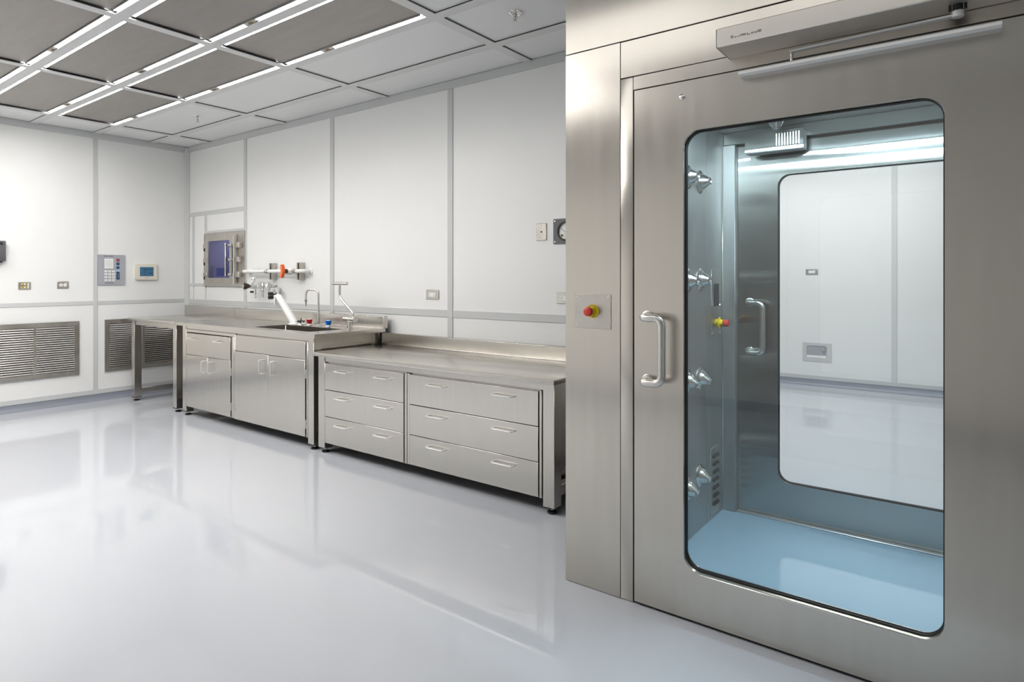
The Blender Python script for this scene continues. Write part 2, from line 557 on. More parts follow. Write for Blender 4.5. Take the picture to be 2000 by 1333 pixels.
def cove(axis):
    prof = [(0, 0.072), (0.004, 0.072), (0.005, 0.04), (0.012, 0.02), (0.025, 0.008), (0.05, 0.0), (0.0, 0.0)]
    mb = MB(); bm = mb.bm
    rings = []
    for t in ((YN, YB) if axis == 'y' else (XL, -1.472)):
        rings.append([bm.verts.new((XL + d, t, z) if axis == 'y' else (t, YB - d, z)) for d, z in prof])
    n = len(prof)
    for k in range(n):
        bm.faces.new((rings[0][k], rings[0][(k + 1) % n], rings[1][(k + 1) % n], rings[1][k]))
    bm.faces.new(rings[0]); bm.faces.new(list(reversed(rings[1])))
    return mb


struct(obj('baseboard_left', cove('y'), M['coving']))
struct(obj('baseboard_back', cove('x'), M['coving']))

# --- the room beyond the booth
fw = struct(obj('wall_far', MB().box(-4.0, XR + 0.1, YW + 0.012, YW + 0.1, 0, ZC + 0.06).box(-4.1, -4.0, YB + 0.1, YW + 0.1, 0, ZC + 0.06)
                .box(XR, XR + 0.1, YB + 0.1, YW + 0.1, 0, ZC + 0.06), M['trim']))
struct(obj('ceiling_far', MB().box(-4.1, XR + 0.1, YB + 0.1, YW + 0.1, ZC + 0.02, ZC + 0.1), M['tile']))
for x0, x1 in ((-4.0, -2.30), (-2.29, -0.80), (-0.765, 0.75), (0.76, XR)):
    obj('wall_panel', MB().box(x0, x1, YW, YW + 0.012, 0.1, ZC + 0.02), M['wall'], fw)
for x in (-2.295, -0.784, 0.755):
    obj('trim_strip', MB().box(x - 0.028, x + 0.028, YW - 0.006, YW + 0.004, 0.12, ZC, 0.0015), M['paletrim'], fw)
obj('trim_strip', MB().box(-4.0, XR, YW - 0.008, YW + 0.004, 0.078, 0.125, 0.0015), M['trim'], fw)
struct(obj('baseboard_far', MB().slab([(YW, 0.078), (YW - 0.005, 0.078), (YW - 0.007, 0.03), (YW - 0.02, 0.01), (YW - 0.05, 0.0), (YW, 0.0)], 'x', -4.0, XR), M['coving']))

# ------------------------------------------------------------------ air shower booth
BX0, BX1 = -1.472, 0.456
IX0, IX1 = -1.185, 0.170
DX0, DX1 = -1.1370, 0.1210
YD = 3.66                                   # inner face of the far door
booth = thing('air_shower', 'brushed steel walk-through air shower booth standing on the grey floor at the right', 'air shower', ((BX0 + BX1) / 2, 3.03, 0))
S = M['steel']
for a, b in ((BX0, -1.2033), (0.1873, BX1)):
    obj('pillar_panel', MB().box(a, b, YF, 3.80, 0.002, 2.3325, 0.001), S, booth)
for a, b in ((-1.2029, -1.1455), (0.1295, 0.1869)):
    obj('door_jamb', MB().box(a, b, YF + 0.001, YF + 0.06, 0.002, 2.1785, 0.004, 2), S, booth)
obj('header_panel', MB().box(-1.2025, 0.1865, YF + 0.001, YF + 0.06, 2.1805, 2.3325, 0.002), S, booth)
obj('door_lintel', MB().box(-1.1455, 0.1295, YF + 0.002, YF + 0.06, 2.1225, 2.1785, 0.002), S, booth)
obj('upper_panel', MB().box(BX0, BX1, YF, YF + 0.06, 2.3355, ZC, 0.002), S, booth)
obj('upper_panel', MB().box(BX0, BX0 + 0.01, YF + 0.06, YB, 2.3355, ZC, 0.002), S, booth)
obj('roof_panel', MB().box(-1.2045, 0.1885, YF + 0.06, 3.80, 2.175, 2.33), M['wallsteel'], booth)
obj('inner_wall_panel', MB().box(-1.2045, IX0, YF + 0.06, 3.349, 0.004, 2.175), M['wallsteel'], booth)
obj('inner_wall_panel', MB().box(-1.2045, IX0, 3.351, 3.609, 0.004, 2.175), M['wallsteel'], booth)
obj('inner_wall_panel', MB().box(IX1, 0.1885, YF + 0.06, 3.609, 0.004, 2.175), M['wallsteel'], booth)
obj('corner_bead', MB().box(IX0, IX0 + 0.006, 3.603, 3.6105, 0.006, 2.17, 0.002), M['satin'], booth)
obj('booth_floor', MB().box(-1.2045, 0.1885, YF + 0.05, 3.80, 0.0005, 0.006), M['vinyl'], booth)
obj('threshold', MB().box(-1.112, 0.098, 3.625, 3.657, 0.006, 0.013, 0.003), M['alu'], booth)
for a, b in ((-1.2045, -1.113), (0.098, 0.1885)):
    obj('inner_jamb', MB().box(a, b, 3.611, 3.80, 0.006, 2.104, 0.002), M['wallsteel'], booth)
obj('inner_header', MB().box(-1.2045, 0.1885, 3.611, 3.80, 2.105, 2.175, 0.002), M['innersteel'], booth)
obj('door_gasket', MB().slab(rect(-1.146, 0.130, 0.001, 2.124), 'y', YF + 0.008, YF + 0.05, [rect(-1.1375, 0.1215, 0.0135, 2.1165)]), M['black'], booth)


def booth_door(name, x0, x1, z0, z1, y0, y1, hole, r, ypane, S=S):
    d = obj(name, MB().slab(rect(x0, x1, z0, z1), 'y', y0, y1, [rrect(*hole, r)]), S, booth, smooth=25)
    hx0, hx1, hz0, hz1 = hole
    big = (hx0 - 0.01, hx1 + 0.01, hz0 - 0.01, hz1 + 0.01)
    obj('window_glass', MB().slab(rrect(hx0 + 0.0005, hx1 - 0.0005, hz0 + 0.0005, hz1 - 0.0005, r), 'y', ypane, ypane + 0.008), M['glass'], d)
    ins = 0.004
    for yy in (ypane - 0.0055, ypane + 0.0085):
        obj('window_seal', MB().slab(rrect(hx0 + 0.0008, hx1 - 0.0008, hz0 + 0.0008, hz1 - 0.0008, r), 'y', yy, yy + 0.005,
                                     [rrect(hx0 + ins, hx1 - ins, hz0 + ins, hz1 - ins, r - 0.004)]), M['black'], d)
    return d


fd = booth_door('front_door', DX0, DX1, 0.013, 2.1165, YF - 0.004, YF + 0.046, (-0.928, -0.085, 0.202, 1.920), 0.065, YF + 0.022)
rd = booth_door('rear_door', -1.111, 0.096, 0.014, 2.103, YD, YD + 0.045, (-0.895, -0.05, 0.209, 1.917), 0.065, YD + 0.02, M['innersteel'])


def arc_path(pts, r, n=6):
    """round off the corners of a path"""
    P = [Vector(p) for p in pts]
    out = [P[0]]
    for i in range(1, len(P) - 1):
        a = (P[i - 1] - P[i]).normalized(); b = (P[i + 1] - P[i]).normalized()
        ang = a.angle(b)
        t = min(r / math.tan(ang / 2), 0.49 * (P[i - 1] - P[i]).length, 0.49 * (P[i + 1] - P[i]).length)
        p0 = P[i] + a * t; p1 = P[i] + b * t
        for k in range(n + 1):
            s = k / n
            out.append(p0 * (1 - s) ** 2 + P[i] * 2 * s * (1 - s) + p1 * s ** 2)
    out.append(P[-1])
    return out


def pull_handle(door, x, y, zt, zb, off=0.085, out=0.062, r=0.0160):
    path = arc_path([(x, y, zt), (x, y - out, zt), (x + off, y - out, zt), (x + off, y - out, zb), (x, y - out, zb), (x, y, zb)], 0.035, 8)
    h = obj('handle', MB().tube(path, r, 18), M['satin'], door)
    for z in (zt, zb):
        obj('handle_flange', MB().lathe([(0.025, 0), (0.025, 0.005), (0.020, 0.008)], (x, y + 0.0005, z), (0, -1, 0), 20), M['satin'], h)


pull_handle(fd, -1.077, YF - 0.004, 1.187, 0.929)
pull_handle(rd, -1.045, YD, 1.205, 0.925)
obj('screw', MB().lathe([(0.011, 0), (0.0105, 0.004), (0.006, 0.007), (0, 0.008)], (-0.933, YF - 0.0035, 2.057), (0, -1, 0), 16), M['chrome'], fd)
# small bright lip under the front window
obj('glazing_bead', MB().box(-0.86, -0.15, YF - 0.006, YF - 0.0035, 0.194, 0.199, 0.001), M['satin'], fd)


def nozzle(x, y, z, axis=(1, 0, 0), aim=(1, -0.05, -0.18)):
    o = Vector((x, y, z))
    n = obj('nozzle', MB().lathe([(0.061, 0.0), (0.061, 0.004), (0.054, 0.009), (0.045, 0.011), (0.042, 0.015)], o, axis, 24), M['satin'], booth)
    a = Vector(aim).normalized()
    obj('nozzle_cone', MB().lathe([(0.040, -0.012), (0.0395, 0.008), (0.034, 0.020), (0.024, 0.034), (0.020, 0.042), (0.0225, 0.047), (0.0205, 0.047), (0.015, 0.040), (0, 0.034)],
                                  o + Vector(axis) * 0.008, a, 24), M['satin'], n)


for y, zz in ((3.25, (1.853, 1.334, 0.812, 0.295)), (3.075, (1.858, 1.332, 0.819, 0.273))):
    for k, z in enumerate(zz):
        nozzle(IX0, y, z, aim=(1, 0.0, (0.05, -0.02, -0.30, -0.38)[k]))
nozzle(-0.845, 3.42, 2.175, axis=(0, 0, -1), aim=(0.1, -0.05, -1))

# louvred return grille low in the booth wall
lv = obj('return_grille', MB().box(IX0, IX0 + 0.004, 3.405, 3.54, 0.03, 0.40, 0.001), M['dullsteel'], booth)
for k in range(7):
    z = 0.085 + k * 0.044
    mb = MB(); bm = mb.bm
    q = [bm.verts.new(p) for p in ((IX0 + 0.0045, 3.435, z + 0.012), (IX0 + 0.0045, 3.525, z + 0.012), (IX0 + 0.0045, 3.525, z - 0.006), (IX0 + 0.0045, 3.435, z - 0.006),
                                   (IX0 + 0.016, 3.438, z - 0.004), (IX0 + 0.016, 3.522, z - 0.004))]
    for f in ((0, 1, 5, 4), (1, 2, 5), (0, 4, 3), (3, 4, 5, 2), (0, 3, 2, 1)): bm.faces.new([q[i] for i in f])
    obj('louvre', mb, M['void'], lv)

# LED strips under the booth roof
for y in (2.50, 2.88):
    s = tag(obj('led_strip', MB().box(-1.02, 0.0, y - 0.010, y + 0.010, 2.162, 2.176, 0.003), M['alu'], origin=(-0.5, y, 2.17)),
            'cold white LED strip under the booth roof, ' + ('by the front door' if y < 2.6 else 'over the middle of the booth floor'), 'light', 'LED strips in the booth roof')
    obj('diffuser', MB().box(-1.0, -0.02, y - 0.006, y + 0.006, 2.157, 2.1625), M['led'], s)

# closer on the far door
cl = thing('door_closer', 'short grey closer box above the far door inside the air shower', 'door closer', (-0.88, 3.56, 2.06))
obj('housing', MB().box(-1.03, -0.735, 3.525, 3.6105, 2.035, 2.13, 0.003), M['wallsteel'], cl)
obj('lit_underside', MB().box(-1.03, -0.735, 3.527, 3.6105, 2.028, 2.0345, 0.002), M['lightalu'], cl)  # pale plate puts the light on the underside into its colour
obj('cover_plate', MB().box(-1.032, -0.733, 3.520, 3.525, 2.033, 2.132, 0.001), M['innersteel'], cl)
for k in range(9):  # raised ribs imitate upright stripes reflected in the steel cover
    obj('reflected_stripe', MB().box(-0.87 + k * 0.014, -0.863 + k * 0.014, 3.5185, 3.5205, 2.05, 2.118, 0.001), M['dullsteel'], cl)


# ------------------------------------------------------------------ emergency stops
def ring_text(mb, s, r, a0, step, centre, size, flip, face):
    for k, ch in enumerate(s):
        a = radians(a0 - k * step) if not flip else radians(a0 + k * step)
        loc = Matrix.Translation((r * cos(a), r * sin(a), 0)) @ Matrix.Rotation(a - pi / 2 if not flip else a + pi / 2, 4, 'Z')
        text_into(mb, ch, size, Matrix.Translation(centre) @ face @ loc, 0.0004)


es = thing('emergency_stop', 'red mushroom button on a yellow ring and steel plate, left of the booth door', 'emergency stop', (-1.334, YF, 1.2))
obj('mounting_plate', MB().box(-1.423, -1.245, YF - 0.003, YF, 1.126, 1.275, 0.001), M['dullsteel'], es)
for x in (-1.412, -1.256):
    for z in (1.137, 1.264):
        obj('screw', MB().lathe([(0.0045, 0), (0.004, 0.002), (0, 0.003)], (x, YF - 0.003, z), (0, -1, 0), 10), M['chrome'], es)
c = (-1.333, YF - 0.003, 1.2015)
ring = obj('yellow_ring', MB().lathe([(0.030, 0), (0.030, 0.002), (0.019, 0.0025), (0.019, 0.012), (0.0165, 0.018), (0.0155, 0.026)], c, (0, -1, 0), 32), M['yellow'], es)
tx = MB()
cc = Vector((c[0], c[1] - 0.0026, c[2]))
ring_text(tx, 'EMERGENCY', 0.0245, 158, 17, cc, 0.0085, False, FACE_Y)
obj('lettering', tx, M['ink'], ring)
tx = MB()
ring_text(tx, 'STOP', 0.0245, 243, 17, cc, 0.0085, True, FACE_Y)
obj('lettering', tx, M['ink'], ring)
obj('red_button', MB().lathe([(0.0135, 0.018), (0.0135, 0.03), (0.0195, 0.033), (0.0205, 0.041), (0.0185, 0.048), (0.011, 0.0515), (0, 0.0525)], c, (0, -1, 0), 28), M['red'], es)

e2 = thing('booth_control_panel', 'narrow steel control panel with yellow and red stop button inside the booth', 'control panel', (IX0, 3.49, 1.2))
obj('faceplate', MB().box(IX0, IX0 + 0.003, 3.42, 3.572, 1.022, 1.39, 0.001), M['dullsteel'], e2)
for y in (3.433, 3.559):
    for z in (1.034, 1.19, 1.378):
        obj('screw', MB().lathe([(0.005, 0), (0.004, 0.0025), (0, 0.003)], (IX0 + 0.003, y, z), (1, 0, 0), 8), M['chrome'], e2)
obj('display', MB().box(IX0 + 0.003, IX0 + 0.006, 3.46, 3.535, 1.185, 1.312, 0.001), M['blackplastic'], e2)
c2 = (IX0 + 0.003, 3.495, 1.092)
obj('yellow_collar', MB().lathe([(0.020, 0), (0.020, 0.016), (0.032, 0.018), (0.032, 0.021), (0.019, 0.023), (0.018, 0.040)], c2, (1, 0, 0), 24), M['yellow'], e2)
obj('red_button', MB().lathe([(0.014, 0.040), (0.020, 0.044), (0.0205, 0.060), (0.017, 0.070), (0, 0.073)], c2, (1, 0, 0), 24), M['red'], e2)

# ------------------------------------------------------------------ automatic door opener
op = thing('door_opener', 'long brushed steel door opener box across the booth header', 'door opener', (-0.15, YF - 0.07, 2.2))
obj('housing', MB().box(-0.749, 0.42, YF - 0.149, YF, 2.1665, 2.2335, 0.003), M['opener'], op)
obj('end_cap', MB().box(-0.7515, -0.749, YF - 0.148, YF, 2.1675, 2.2325), M['alu'], op)
mk = MB()
random.seed(11)
xx = -0.698
while xx < -0.596:                                   # worn, unreadable etched marking
    wd = random.uniform(0.004, 0.013)
    mk.box(xx, xx + wd, YF - 0.1494, YF - 0.148, 2.187 + random.uniform(0, .002), 2.187 + random.uniform(0.004, 0.012))
    xx += wd + random.uniform(0.001, 0.004)
obj('worn_marking', mk, M['etch'], op)
obj('spindle', MB().cyl((-0.05, YF - 0.07, 2.168), (-0.05, YF - 0.07, 2.146), 0.013, 18), M['black'], op)
for dx in (-0.019, 0.019):
    obj('spindle_clip', MB().box(-0.05 + dx - 0.004, -0.05 + dx + 0.004, YF - 0.075, YF - 0.065, 2.15, 2.167), M['blackplastic'], op)
arm = MB()
arm.cyl((-0.05, YF - 0.07, 2.147), (-0.05, YF - 0.07, 2.128), 0.0165, 22, 0.002)
ax0, ay0, ax1, ay1 = -0.05, YF - 0.07, -0.527, YF - 0.045
dv = Vector((ax1 - ax0, ay1 - ay0, 0)).normalized(); nv = Vector((-dv.y, dv.x, 0)) * 0.0105
q = [Vector((ax0, ay0, 0)) + nv, Vector((ax1, ay1, 0)) + nv * 0.8, Vector((ax1, ay1, 0)) - nv * 0.8, Vector((ax0, ay0, 0)) - nv]
arm.slab([(p.x, p.y) for p in q], 'z', 2.131, 2.137)
obj('arm', arm, M['lightalu'], op)
obj('arm_pin', MB().cyl((-0.521, YF - 0.045, 2.137), (-0.521, YF - 0.045, 2.098), 0.0055, 12), M['satin'], op)
trk = MB().slab([(YF - 0.004, 2.080), (YF - 0.048, 2.0785), (YF - 0.058, 2.086), (YF - 0.056, 2.0965), (YF - 0.046, 2.1035), (YF - 0.004, 2.1035)], 'x', -0.70, 0.055)
obj('slide_track', trk, M['lightalu'], op, smooth=0)

# ------------------------------------------------------------------ benches
BS = M['benchsteel']


def foot(parent, x, y, z):
    f = obj('levelling_foot', MB().lathe([(0.026, 0.0), (0.029, 0.004), (0.028, 0.011), (0.015, 0.016), (0.008, 0.017)], (x, y, 0.0), (0, 0, 1), 18), M['black'], parent)
    obj('foot_stem', MB().cyl((x, y, 0.015), (x, y, z), 0.007, 10), M['chrome'], f)
    obj('leg_cap', MB().box(x - 0.037, x + 0.037, y - 0.037, y + 0.037, z - 0.004, z + 0.003), M['black'], f)


def leg(parent, x, y, top, hw=0.036, bottom=0.04):
    l = obj('leg', MB().box(x - hw, x + hw, y - hw, y + hw, bottom, top, 0.0015), BS, parent)
    foot(parent, x, y, bottom)
    return l


# open table in the corner
tb = thing('side_table', 'open stainless steel table in the corner, in front of the wall grille', 'table', (-6.85, 3.28, 0))
obj('tabletop', MB().box(-7.40, -6.325, 2.918, 3.665, 0.878, 0.907, 0.004, 2), BS, tb)
obj('backsplash', MB().box(-7.636, -6.455, 3.640, 3.690, 0.880, 1.012, 0.003), BS, tb)
for x, y in ((-7.37, 3.0), (-6.42, 3.0), (-7.37, 3.6), (-6.42, 3.6)): leg(tb, x, y, 0.878)
obj('apron', MB().box(-7.334, -6.456, 2.972, 3.0, 0.828, 0.878, 0.002), BS, tb)
obj('apron', MB().box(-7.334, -6.456, 3.6, 3.63, 0.828, 0.878, 0.002), BS, tb)
for x in (-7.37, -6.42):
    obj('apron', MB().box(x - 0.014, x + 0.014, 3.036, 3.564, 0.828, 0.878, 0.002), BS, tb)
    obj('stretcher', MB().box(x - 0.02, x + 0.02, 3.036, 3.564, 0.075, 0.135, 0.003), BS, tb)
obj('stretcher', MB().box(-7.334, -6.456, 3.58, 3.62, 0.075, 0.135, 0.003), BS, tb)

# sink bench
SX0, SX1, SY0, SY1 = -6.31, -4.07, 2.915, 3.63
sb = thing('sink_bench', 'stainless steel bench with an inset sink and backsplash between table and low bench', 'bench', (-5.2, 3.27, 0))
HX0, HX1, HY0, HY1 = -5.13, -4.30, 3.045, 3.365
obj('worktop', MB().slab(rect(SX0, SX1, SY0, SY1), 'z', 0.877, 0.907, [rrect(HX0, HX1, HY0, HY1, 0.02, 4)]), BS, sb, smooth=25)
sk = MB()
for x0, x1, y0, y1 in ((HX0 - 0.012, HX0 - 0.0005, HY0 - 0.012, HY1 + 0.012), (HX1 + 0.0005, HX1 + 0.012, HY0 - 0.012, HY1 + 0.012),
                       (HX0, HX1, HY0 - 0.012, HY0 - 0.0005), (HX0, HX1, HY1 + 0.0005, HY1 + 0.012)):
    sk.box(x0, x1, y0, y1, 0.62, 0.8765)
sk.box(HX0 - 0.012, HX1 + 0.012, HY0 - 0.012, HY1 + 0.012, 0.608, 0.62)
sink = obj('sink_basin', sk, BS, sb)
obj('drain', MB().lathe([(0.045, 0), (0.045, 0.003), (0.03, 0.004), (0.028, 0.001)], (-4.7, 3.2, 0.62), (0, 0, 1), 20), M['chrome'], sink)
obj('sink_corner', MB().box(HX0 + 0.0005, HX0 + 0.01, HY1 - 0.01, HY1 - 0.0005, 0.63, 0.9, 0.003), M['satin'], sink)
obj('backsplash', MB().box(-6.45, SX1, 3.605, 3.655, 0.9075, 1.012, 0.003), BS, sb)
obj('splash_seam', MB().box(-6.455, -6.45, 3.60, 3.66, 0.90, 1.013), M['dullsteel'], sb)
obj('splash_cove', MB().box(-6.45, SX1, 3.595, 3.606, 0.9068, 0.914, 0.004, 2), M['satin'], sb)
for x, y in ((-6.199, 2.99), (-4.170, 2.99), (-6.199, 3.585), (-4.170, 3.585)): leg(sb, x, y, 0.877)
obj('apron', MB().box(-6.163, -4.206, 2.957, 2.985, 0.846, 0.877, 0.002), BS, sb)
obj('apron', MB().box(-4.19, -4.15, 3.026, 3.549, 0.80, 0.877, 0.002), BS, sb)
obj('stretcher', MB().box(-4.19, -4.15, 3.026, 3.549, 0.085, 0.145, 0.003), BS, sb)
obj('end_panel', MB().box(-4.165, -4.155, 3.026, 3.549, 0.145, 0.80), BS, sb)


def wire_pull(parent, x0, x1, y, z0, z1, out=0.03, r=0.0042):
    """bent wire pull; horizontal when z0 == z1, upright when x0 == x1"""
    p = arc_path([(x0, y, z0), (x0, y - out, z0), (x1, y - out, z1), (x1, y, z1)], 0.012, 4)
    return obj('handle', MB().tube(p, r, 8), M['brightpull'], parent)


YFR = 2.950                                   # face of the cabinet fronts


def cabinet_body(parent, x0, x1, z0, z1, yback=3.54):
    mb = MB()
    t = 0.014
    mb.box(x0, x0 + t, YFR + 0.022, yback, z0, z1, 0.001).box(x1 - t, x1, YFR + 0.022, yback, z0, z1, 0.001)
    mb.box(x0 + t, x1 - t, YFR + 0.022, yback, z0, z0 + t).box(x0 + t, x1 - t, YFR + 0.022, yback, z1 - t, z1)
    mb.box(x0 + t, x1 - t, yback - t, yback, z0 + t, z1 - t)
    return obj('carcass', mb, BS, parent)


def front(parent, name, x0, x1, z0, z1):
    g = 0.0006
    return obj(name, MB().box(x0 + g, x1 - g, YFR, YFR + 0.021, z0 + g, z1 - g, 0.0012), BS, parent)


def hinge(parent, x, z):
    h = obj('hinge', MB().cyl((x, YFR + 0.004, z - 0.034), (x, YFR + 0.004, z + 0.034), 0.006, 10), M['dullsteel'], parent)


# cabinet with one wide drawer over two doors
ca = thing('drawer_door_cabinet', 'steel base cabinet with one drawer over two doors, left under the sink bench', 'cabinet', (-5.78, 3.25, 0.09))
cabinet_body(ca, -6.162, -5.292, 0.092, 0.845)
obj('top_rail', MB().box(-6.16, -5.294, YFR + 0.004, YFR + 0.021, 0.815, 0.845, 0.002), BS, ca)
d = front(ca, 'drawer', -6.150, -5.347, 0.601, 0.808)
wire_pull(d, -6.085, -5.945, YFR, 0.757, 0.757)
wire_pull(d, -5.615, -5.475, YFR, 0.757, 0.757)
for x0, x1, hx, px in ((-6.150, -5.749, -6.156, -5.808), (-5.749, -5.347, -5.341, -5.69)):
    d = front(ca, 'door', x0, x1, 0.095, 0.599)
    wire_pull(d, px, px, YFR, 0.455, 0.560)
    for z in (0.50, 0.19): hinge(d, hx, z)
obj('side_stile', MB().box(-5.333, -5.294, YFR + 0.003, YFR + 0.021, 0.094, 0.814, 0.002), BS, ca)

# sink cabinet
cb = thing('sink_cabinet', 'steel base cabinet with a blank panel over two tall doors, under the sink', 'cabinet', (-4.75, 3.25, 0.09))
cabinet_body(cb, -5.290, -4.208, 0.088, 0.605)
obj('side_stile', MB().box(-5.290, -5.272, YFR + 0.003, YFR + 0.021, 0.09, 0.844, 0.002), BS, cb)
obj('side_stile', MB().box(-4.228, -4.209, YFR + 0.003, YFR + 0.021, 0.088, 0.844, 0.002), BS, cb)
obj('blank_panel', MB().box(-5.266, -4.240, YFR + 0.002, YFR + 0.021, 0.697, 0.838, 0.002), BS, cb)
obj('back_rail', MB().box(-5.29, -4.208, YFR + 0.0215, YFR + 0.03, 0.59, 0.845), M['dullsteel'], cb)
for x0, x1, hx, px in ((-5.268, -4.754, -5.27, -4.842), (-4.754, -4.240, -4.234, -4.675)):
    d = front(cb, 'door', x0, x1, 0.090, 0.694)
    wire_pull(d, px, px, YFR, 0.532, 0.648)
    for z in (0.585, 0.19): hinge(d, hx, z)

# low bench
LX0, LX1 = -4.088, -1.885
lb = thing('low_bench', 'long low stainless steel bench with backsplash beside the air shower', 'bench', (-2.99, 3.27, 0))
obj('worktop', MB().box(LX0, LX1, 2.905, 3.63, 0.746, 0.775, 0.004, 2), BS, lb)
obj('backsplash', MB().box(LX0, LX1, 3.603, 3.653, 0.776, 0.873, 0.003), BS, lb)
obj('splash_cove', MB().box(-4.02, LX1, 3.592, 3.604, 0.7748, 0.783, 0.004, 2), M['satin'], lb)
for x, y in ((-4.034, 2.99), (-1.951, 2.99), (-4.034, 3.585), (-1.951, 3.585)): leg(lb, x, y, 0.746, 0.038)
obj('apron', MB().box(-3.996, -1.989, 2.957, 2.985, 0.702, 0.746, 0.002), BS, lb)
obj('apron', MB().box(-1.97, -1.93, 3.028, 3.547, 0.69, 0.746, 0.002), BS, lb)
obj('stretcher', MB().box(-1.975, -1.927, 3.028, 3.547, 0.085, 0.15, 0.003), BS, lb)
obj('stretcher', MB().box(-4.058, -4.01, 3.028, 3.547, 0.085, 0.15, 0.003), BS, lb)


def drawer_unit(name, label, x0, x1, fx0, fx1):
    c = thing(name, label, 'drawer unit', ((x0 + x1) / 2, 3.25, 0.08))
    cabinet_body(c, x0, x1, 0.083, 0.699)
    zz = [(0.492, 0.693), (0.288, 0.489), (0.085, 0.286)]
    wd = fx1 - fx0
    for z0, z1 in zz:
        d = front(c, 'drawer', fx0, fx1, z0, z1)
        for f in ((0.155, 0.33), (0.67, 0.845)) if wd < 0.95 else ((0.165, 0.31), (0.69, 0.835)):
            wire_pull(d, fx0 + f[0] * wd, fx0 + f[1] * wd, YFR, z0 + 0.150, z0 + 0.150)
    obj('side_stile', MB().box(x0, fx0 - 0.004, YFR + 0.004, YFR + 0.021, 0.083, 0.698, 0.001), BS, c)
    obj('side_stile', MB().box(fx1 + 0.006, x1, YFR + 0.004, YFR + 0.021, 0.083, 0.698, 0.001), BS, c)
    return c


drawer_unit('drawer_unit', 'narrower steel three-drawer unit under the low bench, next to the sink cabinet', -3.996, -3.100, -3.987, -3.128)
drawer_unit('drawer_unit', 'wider steel three-drawer unit under the low bench, next to the air shower', -3.095, -1.999, -3.070, -2.021)

# ------------------------------------------------------------------ things on the sink bench
ZT = 0.907
fc = thing('gooseneck_faucet', 'tall steel gooseneck faucet behind the sink, between red and blue knobs', 'faucet', (-4.75, 3.445, ZT))
obj('base_flange', MB().lathe([(0.030, 0), (0.030, 0.006), (0.016, 0.012), (0.013, 0.016)], (-4.75, 3.445, ZT), (0, 0, 1), 20), M['chrome'], fc)
fx, fy = -0.145, -0.03
obj('spout', MB().tube([(-4.75, 3.445, ZT + 0.01), (-4.75, 3.445, ZT + 0.15)] + arc_path([(-4.75, 3.445, ZT + 0.15), (-4.75, 3.445, 1.233), (-4.75 + fx, 3.445 + fy, 1.233), (-4.75 + fx, 3.445 + fy, 1.13)], 0.05, 8)[1:], 0.0105, 14,
                       radii=None), M['satin'], fc)
obj('spout_nozzle', MB().lathe([(0.0105, 0), (0.0145, 0.004), (0.0145, 0.016), (0.008, 0.024), (0.0075, 0.050), (0.004, 0.066)], (-4.75 + fx, 3.445 + fy, 1.147), (0, 0, -1), 14), M['satin'], fc)

for nm, m, x, y, lab in (('faucet_knob', M['knobred'], -4.878, 3.44, 'red translucent tap knob on a white base behind the sink'),
                         ('faucet_knob', M['knobblue'], -4.602, 3.44, 'blue translucent tap knob on a white base behind the sink')):
    k = thing(nm, lab, 'tap knob', (x, y, ZT), 'tap knobs by the gooseneck faucet')
    obj('white_base', MB().lathe([(0.022, 0), (0.024, 0.008), (0.016, 0.016)], (x, y, ZT), (0, 0, 1), 18), M['white'], k)
    obj('grip', MB().lathe([(0.015, 0.013), (0.020, 0.018), (0.027, 0.046), (0.027, 0.053), (0.022, 0.056), (0.0, 0.056)], (x, y, ZT), (0, 0, 1), 12), m, k, smooth=20)
    obj('white_cap', MB().lathe([(0.018, 0.056), (0.017, 0.059), (0, 0.0595)], (x, y, ZT), (0, 0, 1), 14), M['white'], k)

vp = thing('sink_valve', 'low chrome valve with a dark wing handle beside the white tap base', 'valve', (-5.005, 3.44, ZT))
obj('valve_body', MB().lathe([(0.042, 0), (0.044, 0.008), (0.036, 0.018), (0.026, 0.024), (0.012, 0.030), (0.010, 0.036)], (-5.005, 3.44, ZT), (0, 0, 1), 22), M['chrome'], vp)
wg = MB()
for k in range(4):
    a = pi / 4 + k * pi / 2
    wg.tube([(-5.005, 3.44, ZT + 0.035), (-5.005 + 0.034 * cos(a), 3.44 + 0.034 * sin(a), ZT + 0.033)], 0.006, 8, radii=[0.006, 0.008])
wg.lathe([(0.006, 0.03), (0.006, 0.05), (0.004, 0.062), (0, 0.064)], (-5.005, 3.44, ZT), (0, 0, 1), 10)
obj('wing_handle', wg, M['blackplastic'], vp)

wt = thing('white_polymer_tap', 'white plastic tap leaning up from the worktop behind the sink', 'faucet', (-5.12, 3.45, ZT))
obj('foot_plate', MB().lathe([(0.055, 0), (0.055, 0.006), (0.04, 0.012), (0.034, 0.02)], (-5.12, 3.45, ZT), (0, 0, 1), 20), M['ptfe'], wt)
obj('riser', MB().tube([(-5.12, 3.45, ZT + 0.006), (-5.135, 3.447, ZT + 0.03), (-5.325, 3.42, 1.155), (-5.35, 3.417, 1.168)], 0.034, 18, radii=[0.038, 0.036, 0.030, 0.024]), M['ptfe'], wt)
obj('spout', MB().tube(arc_path([(-5.335, 3.42, 1.15), (-5.375, 3.415, 1.175), (-5.385, 3.414, 1.085)], 0.02, 5), 0.010, 12, radii=[0.02] + [0.014] * 6 + [0.008]), M['ptfe'], wt)

